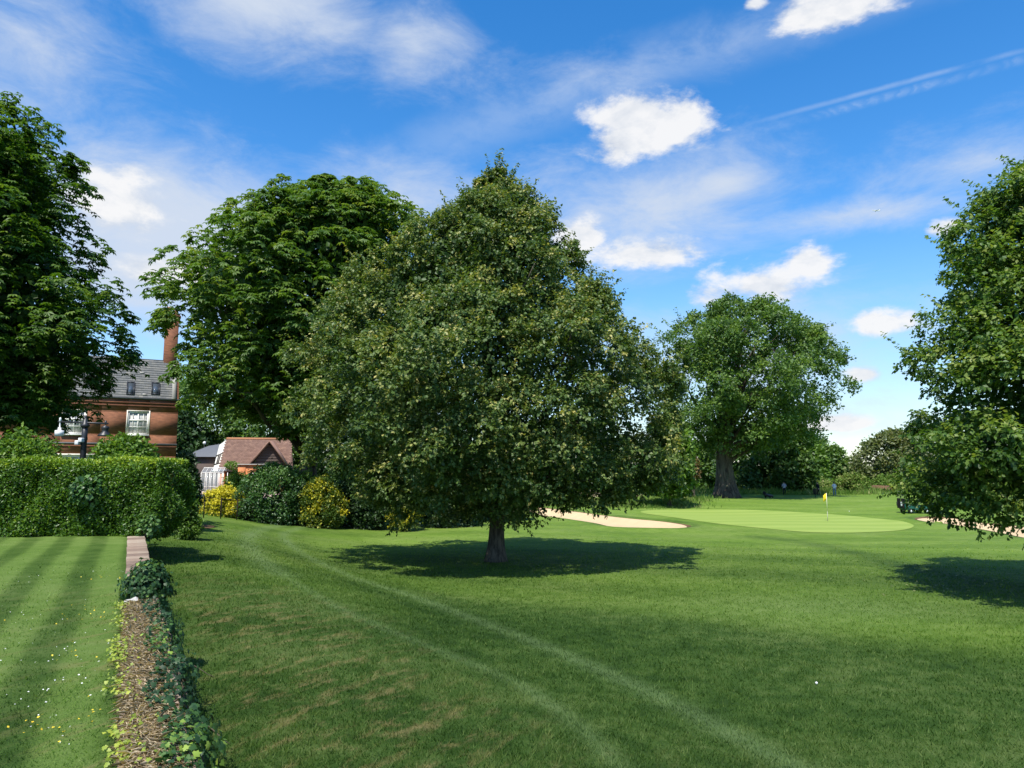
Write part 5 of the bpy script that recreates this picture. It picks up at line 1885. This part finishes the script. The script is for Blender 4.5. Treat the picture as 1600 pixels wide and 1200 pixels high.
        sd_ = np.cross(dr_, [s_, 0.2, 0]); sd_ /= np.linalg.norm(sd_)
        hm.tube([w0 - dr_ * .03, w0 + dr_ * .03, w0 + dr_ * .09], [.03, .042, .035], 8)
        for f_ in range(4):
            st = w0 + dr_ * .085 + sd_ * (.028 - .0185 * f_)
            ln = (.07, .08, .075, .058)[f_]
            hm.tube([st, st + dr_ * ln * .55, st + dr_ * ln * .85 + np.array([-.02 * s_, -.015, 0])], [.0095, .009, .007], 6)
        hm.tube([w0 + dr_ * .03 + sd_ * .035, w0 + dr_ * .065 + sd_ * .06, w0 + dr_ * .09 + sd_ * .062], [.012, .011, .008], 6)
        hm.build('hand', MATS['skin'], root, True)
    return root


# golfers : local -y is the way they face
person('golfer in a grey top and dark trousers standing under the trees, turned away', 1224, 94.0, R(170), 'grey_shirt', 'black_cloth', .02, 'fold')
person('golfer in dark clothes between the other two golfers', 1277, 97.0, R(-70), 'navy_cloth', 'black_cloth', .10, 'down')
person('golfer in a white top and blue jeans', 1302, 95.0, R(160), 'white_shirt', 'denim', .04, 'down', short=True)

# waste bin on a post
b = base_at(1272, 86.5)
r_ = empty('waste_bin', b, 0, 'dark green litter bin on a post near the golfers', 'bin')
MB().cyl((0, 0, -.1), .05, .05, .55, 8).build('post', MATS['black_metal'], r_, True)
MB().lathe([(.19, .35), (.23, .38), (.25, 1.0), (.26, 1.02), (.20, 1.02), (.19, .95)], 14).build('bin_body', MATS['black_plastic'], r_, True)
# low dark trolley with bag under the oak
b = base_at(1197, 86.5)
r_ = empty('golf_trolley', b, R(30), 'low black golf trolley with a bag in the shade by the big trunk', 'trolley')
MB().tube([(-.45, 0, .45), (-.1, 0, .38), (.5, 0, .28), (.95, 0, .22)], [.16, .17, .15, .13], 10).build('golf_bag', MATS['black_plastic'], r_, True)
MB().lathe([(.17, 0), (.19, .05), (.17, .28), (.05, .36)], 12, (-.5, 0, .45)).build('bag_hood', MATS['black_cloth'], r_, True)
for s_ in (-1, 1):
    w_ = MB().lathe([(.05, -.03), (.14, -.025), (.15, 0), (.14, .025), (.05, .03)], 14, (0, 0, 0), Matrix.Translation((.1, .33 * s_, .15)) @ Matrix.Rotation(R(90), 4, 'X')).build('wheel', MATS['rubber'], r_, True)
MB().tube([(.1, -.33, .15), (.1, .33, .15)], [.02, .02], 6).build('axle', MATS['black_metal'], r_)
MB().tube([(.95, 0, .1), (.1, 0, .25), (-.6, 0, .75), (-.75, 0, .9)], [.02, .02, .02, .02], 6).build('frame', MATS['black_metal'], r_)
MB().lathe([(.04, -.02), (.1, -.015), (.1, .015), (.04, .02)], 12, (0, 0, 0), Matrix.Translation((.95, 0, .1)) @ Matrix.Rotation(R(90), 4, 'X')).build('wheel', MATS['rubber'], r_, True)

# golf cart
YK = 64.0
b = base_at(1424, YK)
r_ = empty('golf_cart', b, R(8), 'dark green golf cart with black roof, half hidden by the right hand tree', 'golf cart')
k = MB().prism([(-1.05, .32), (-1.05, .62), (-.75, .78), (.35, .62), (.45, .40), (.75, .40), (.85, .72), (1.12, .68), (1.22, .35), (1.1, .28)], -.55, .55)
k.build('body', MATS['green_paint'], r_, bevel=.04)
MB().box((-.55, -.5, .70), (.1, .5, .86)).build('seat', MATS['black_plastic'], r_, bevel=.03)
MB().box((-.62, -.5, .88), (-.48, .5, 1.25)).build('seat_back', MATS['black_plastic'], r_, bevel=.03)
MB().box((-1.05, -.58, 1.86), (.85, .58, 1.93)).build('roof', MATS['lead'], r_, bevel=.03)
for x, x2 in ((-.9, -.85), (.95, .7)):
    for s_ in (-1, 1):
        MB().tube([(x, .5 * s_, .7), (x2, .52 * s_, 1.88)], [.02, .02], 6).build('roof_post', MATS['black_metal'], r_)
for x in (-.72, .80):
    for s_ in (-1, 1):
        w_ = MB().lathe([(.10, -.09), (.21, -.08), (.225, 0), (.21, .08), (.10, .09)], 16, (0, 0, 0), Matrix.Translation((x, .5 * s_, .225)) @ Matrix.Rotation(R(90), 4, 'X')).build('wheel', MATS['rubber'], r_, True)
        MB().lathe([(.03, -.1), (.11, -.095), (.11, .095), (.03, .1)], 12, (0, 0, 0), Matrix.Translation((x, .5 * s_, .225)) @ Matrix.Rotation(R(90), 4, 'X')).build('hub', MATS['white_plastic'], w_, True)
MB().tube([(.62, -.22, .72), (.38, -.22, 1.05)], [.02, .02], 6).build('steering_column', MATS['black_metal'], r_)
for s_ in (-1, 1):
    bg_ = empty('golf_bag', (b[0] - 1.15 * math.cos(R(8)) - .27 * s_ * math.sin(R(8)), YK + .27 * s_, b[2] + .45), R(8), 'black golf bag strapped on the %s rear of the golf cart' % ('far' if s_ > 0 else 'near'), 'golf bag')
    MB().lathe([(.13, 0), (.14, .05), (.13, .8), (.15, .85), (.12, .86)], 12).build('bag_body', MATS['black_cloth'], bg_, True)
    MB().box((-.18, -.08, .2), (-.12, .08, .55)).build('pocket', MATS['white_plastic' if s_ < 0 else 'black_plastic'], bg_, bevel=.02)
    for i in range(5):
        a = i * 1.25
        cl = MB().tube([(.06 * math.cos(a), .06 * math.sin(a), .7), (.08 * math.cos(a), .08 * math.sin(a), 1.1 + .04 * i)], [.007, .007], 5).build('club', MATS['lead'], bg_)
        MB().box((.08 * math.cos(a) - .03, .08 * math.sin(a) - .05, 1.08 + .04 * i), (.08 * math.cos(a) + .03, .08 * math.sin(a) + .05, 1.15 + .04 * i)).build('club_head', MATS['black_plastic'], cl, bevel=.01)

# golf balls
for px, py, lab in ((1276, 1071, 'white golf ball lying on the near grass at right'), (1327, 799.5, 'tiny white golf ball on the grass behind the flag')):
    q = ghit(px, py, ground)
    bm = bmesh.new(); bmesh.ops.create_uvsphere(bm, u_segments=16, v_segments=10, radius=.0215 if py > 900 else .035)
    me = bpy.data.meshes.new('golf_ball'); bm.to_mesh(me); bm.free(); me.materials.append(MATS['white_plastic'])
    for p_ in me.polygons: p_.use_smooth = True
    o = bpy.data.objects.new('golf_ball', me); col.objects.link(o); o.location = (q[0], q[1], gz(q[0], q[1]) + .04)
    tag(o, lab, 'golf ball')

# far aeroplane
pl = at(1369, 329, 3300)
r_ = empty('aeroplane', pl, R(6), 'tiny white aeroplane high in the sky at right', 'aeroplane')
MB().tube([(-21, 0, 0), (-19, 0, .6), (-14, 0, 0), (14, 0, 0), (19, 0, -.6), (21, 0, -.9)], [.2, 1.2, 2.0, 2.0, 1.1, .2], 12).build('fuselage', MATS['white_plastic'], r_, True)
for s_ in (-1, 1):
    MB().add([(2, 1.5 * s_, -1), (-5, 1.5 * s_, -1), (7, 19 * s_, .5), (9, 19 * s_, .5), (2, 1.5 * s_, -.5), (-5, 1.5 * s_, -.5), (7, 19 * s_, .7), (9, 19 * s_, .7)], [(0, 1, 2, 3), (4, 7, 6, 5), (0, 3, 7, 4), (1, 5, 6, 2), (2, 6, 7, 3), (0, 4, 5, 1)]).build('wing', MATS['white_plastic'], r_)
MB().add([(14, -.15, 1.2), (20, -.15, 1), (21.5, -.15, 6.5), (18.5, -.15, 6.5), (14, .15, 1.2), (20, .15, 1), (21.5, .15, 6.5), (18.5, .15, 6.5)], [(0, 1, 2, 3), (4, 7, 6, 5), (0, 4, 5, 1), (1, 5, 6, 2), (2, 6, 7, 3), (3, 7, 4, 0)]).build('tail_fin', MATS['white_plastic'], r_)

tris = sum(len(m_.polygons) * (2 if m_.polygons and m_.polygons[0].loop_total == 4 else 1) for m_ in bpy.data.meshes if len(m_.polygons))
print('approx triangles', tris)
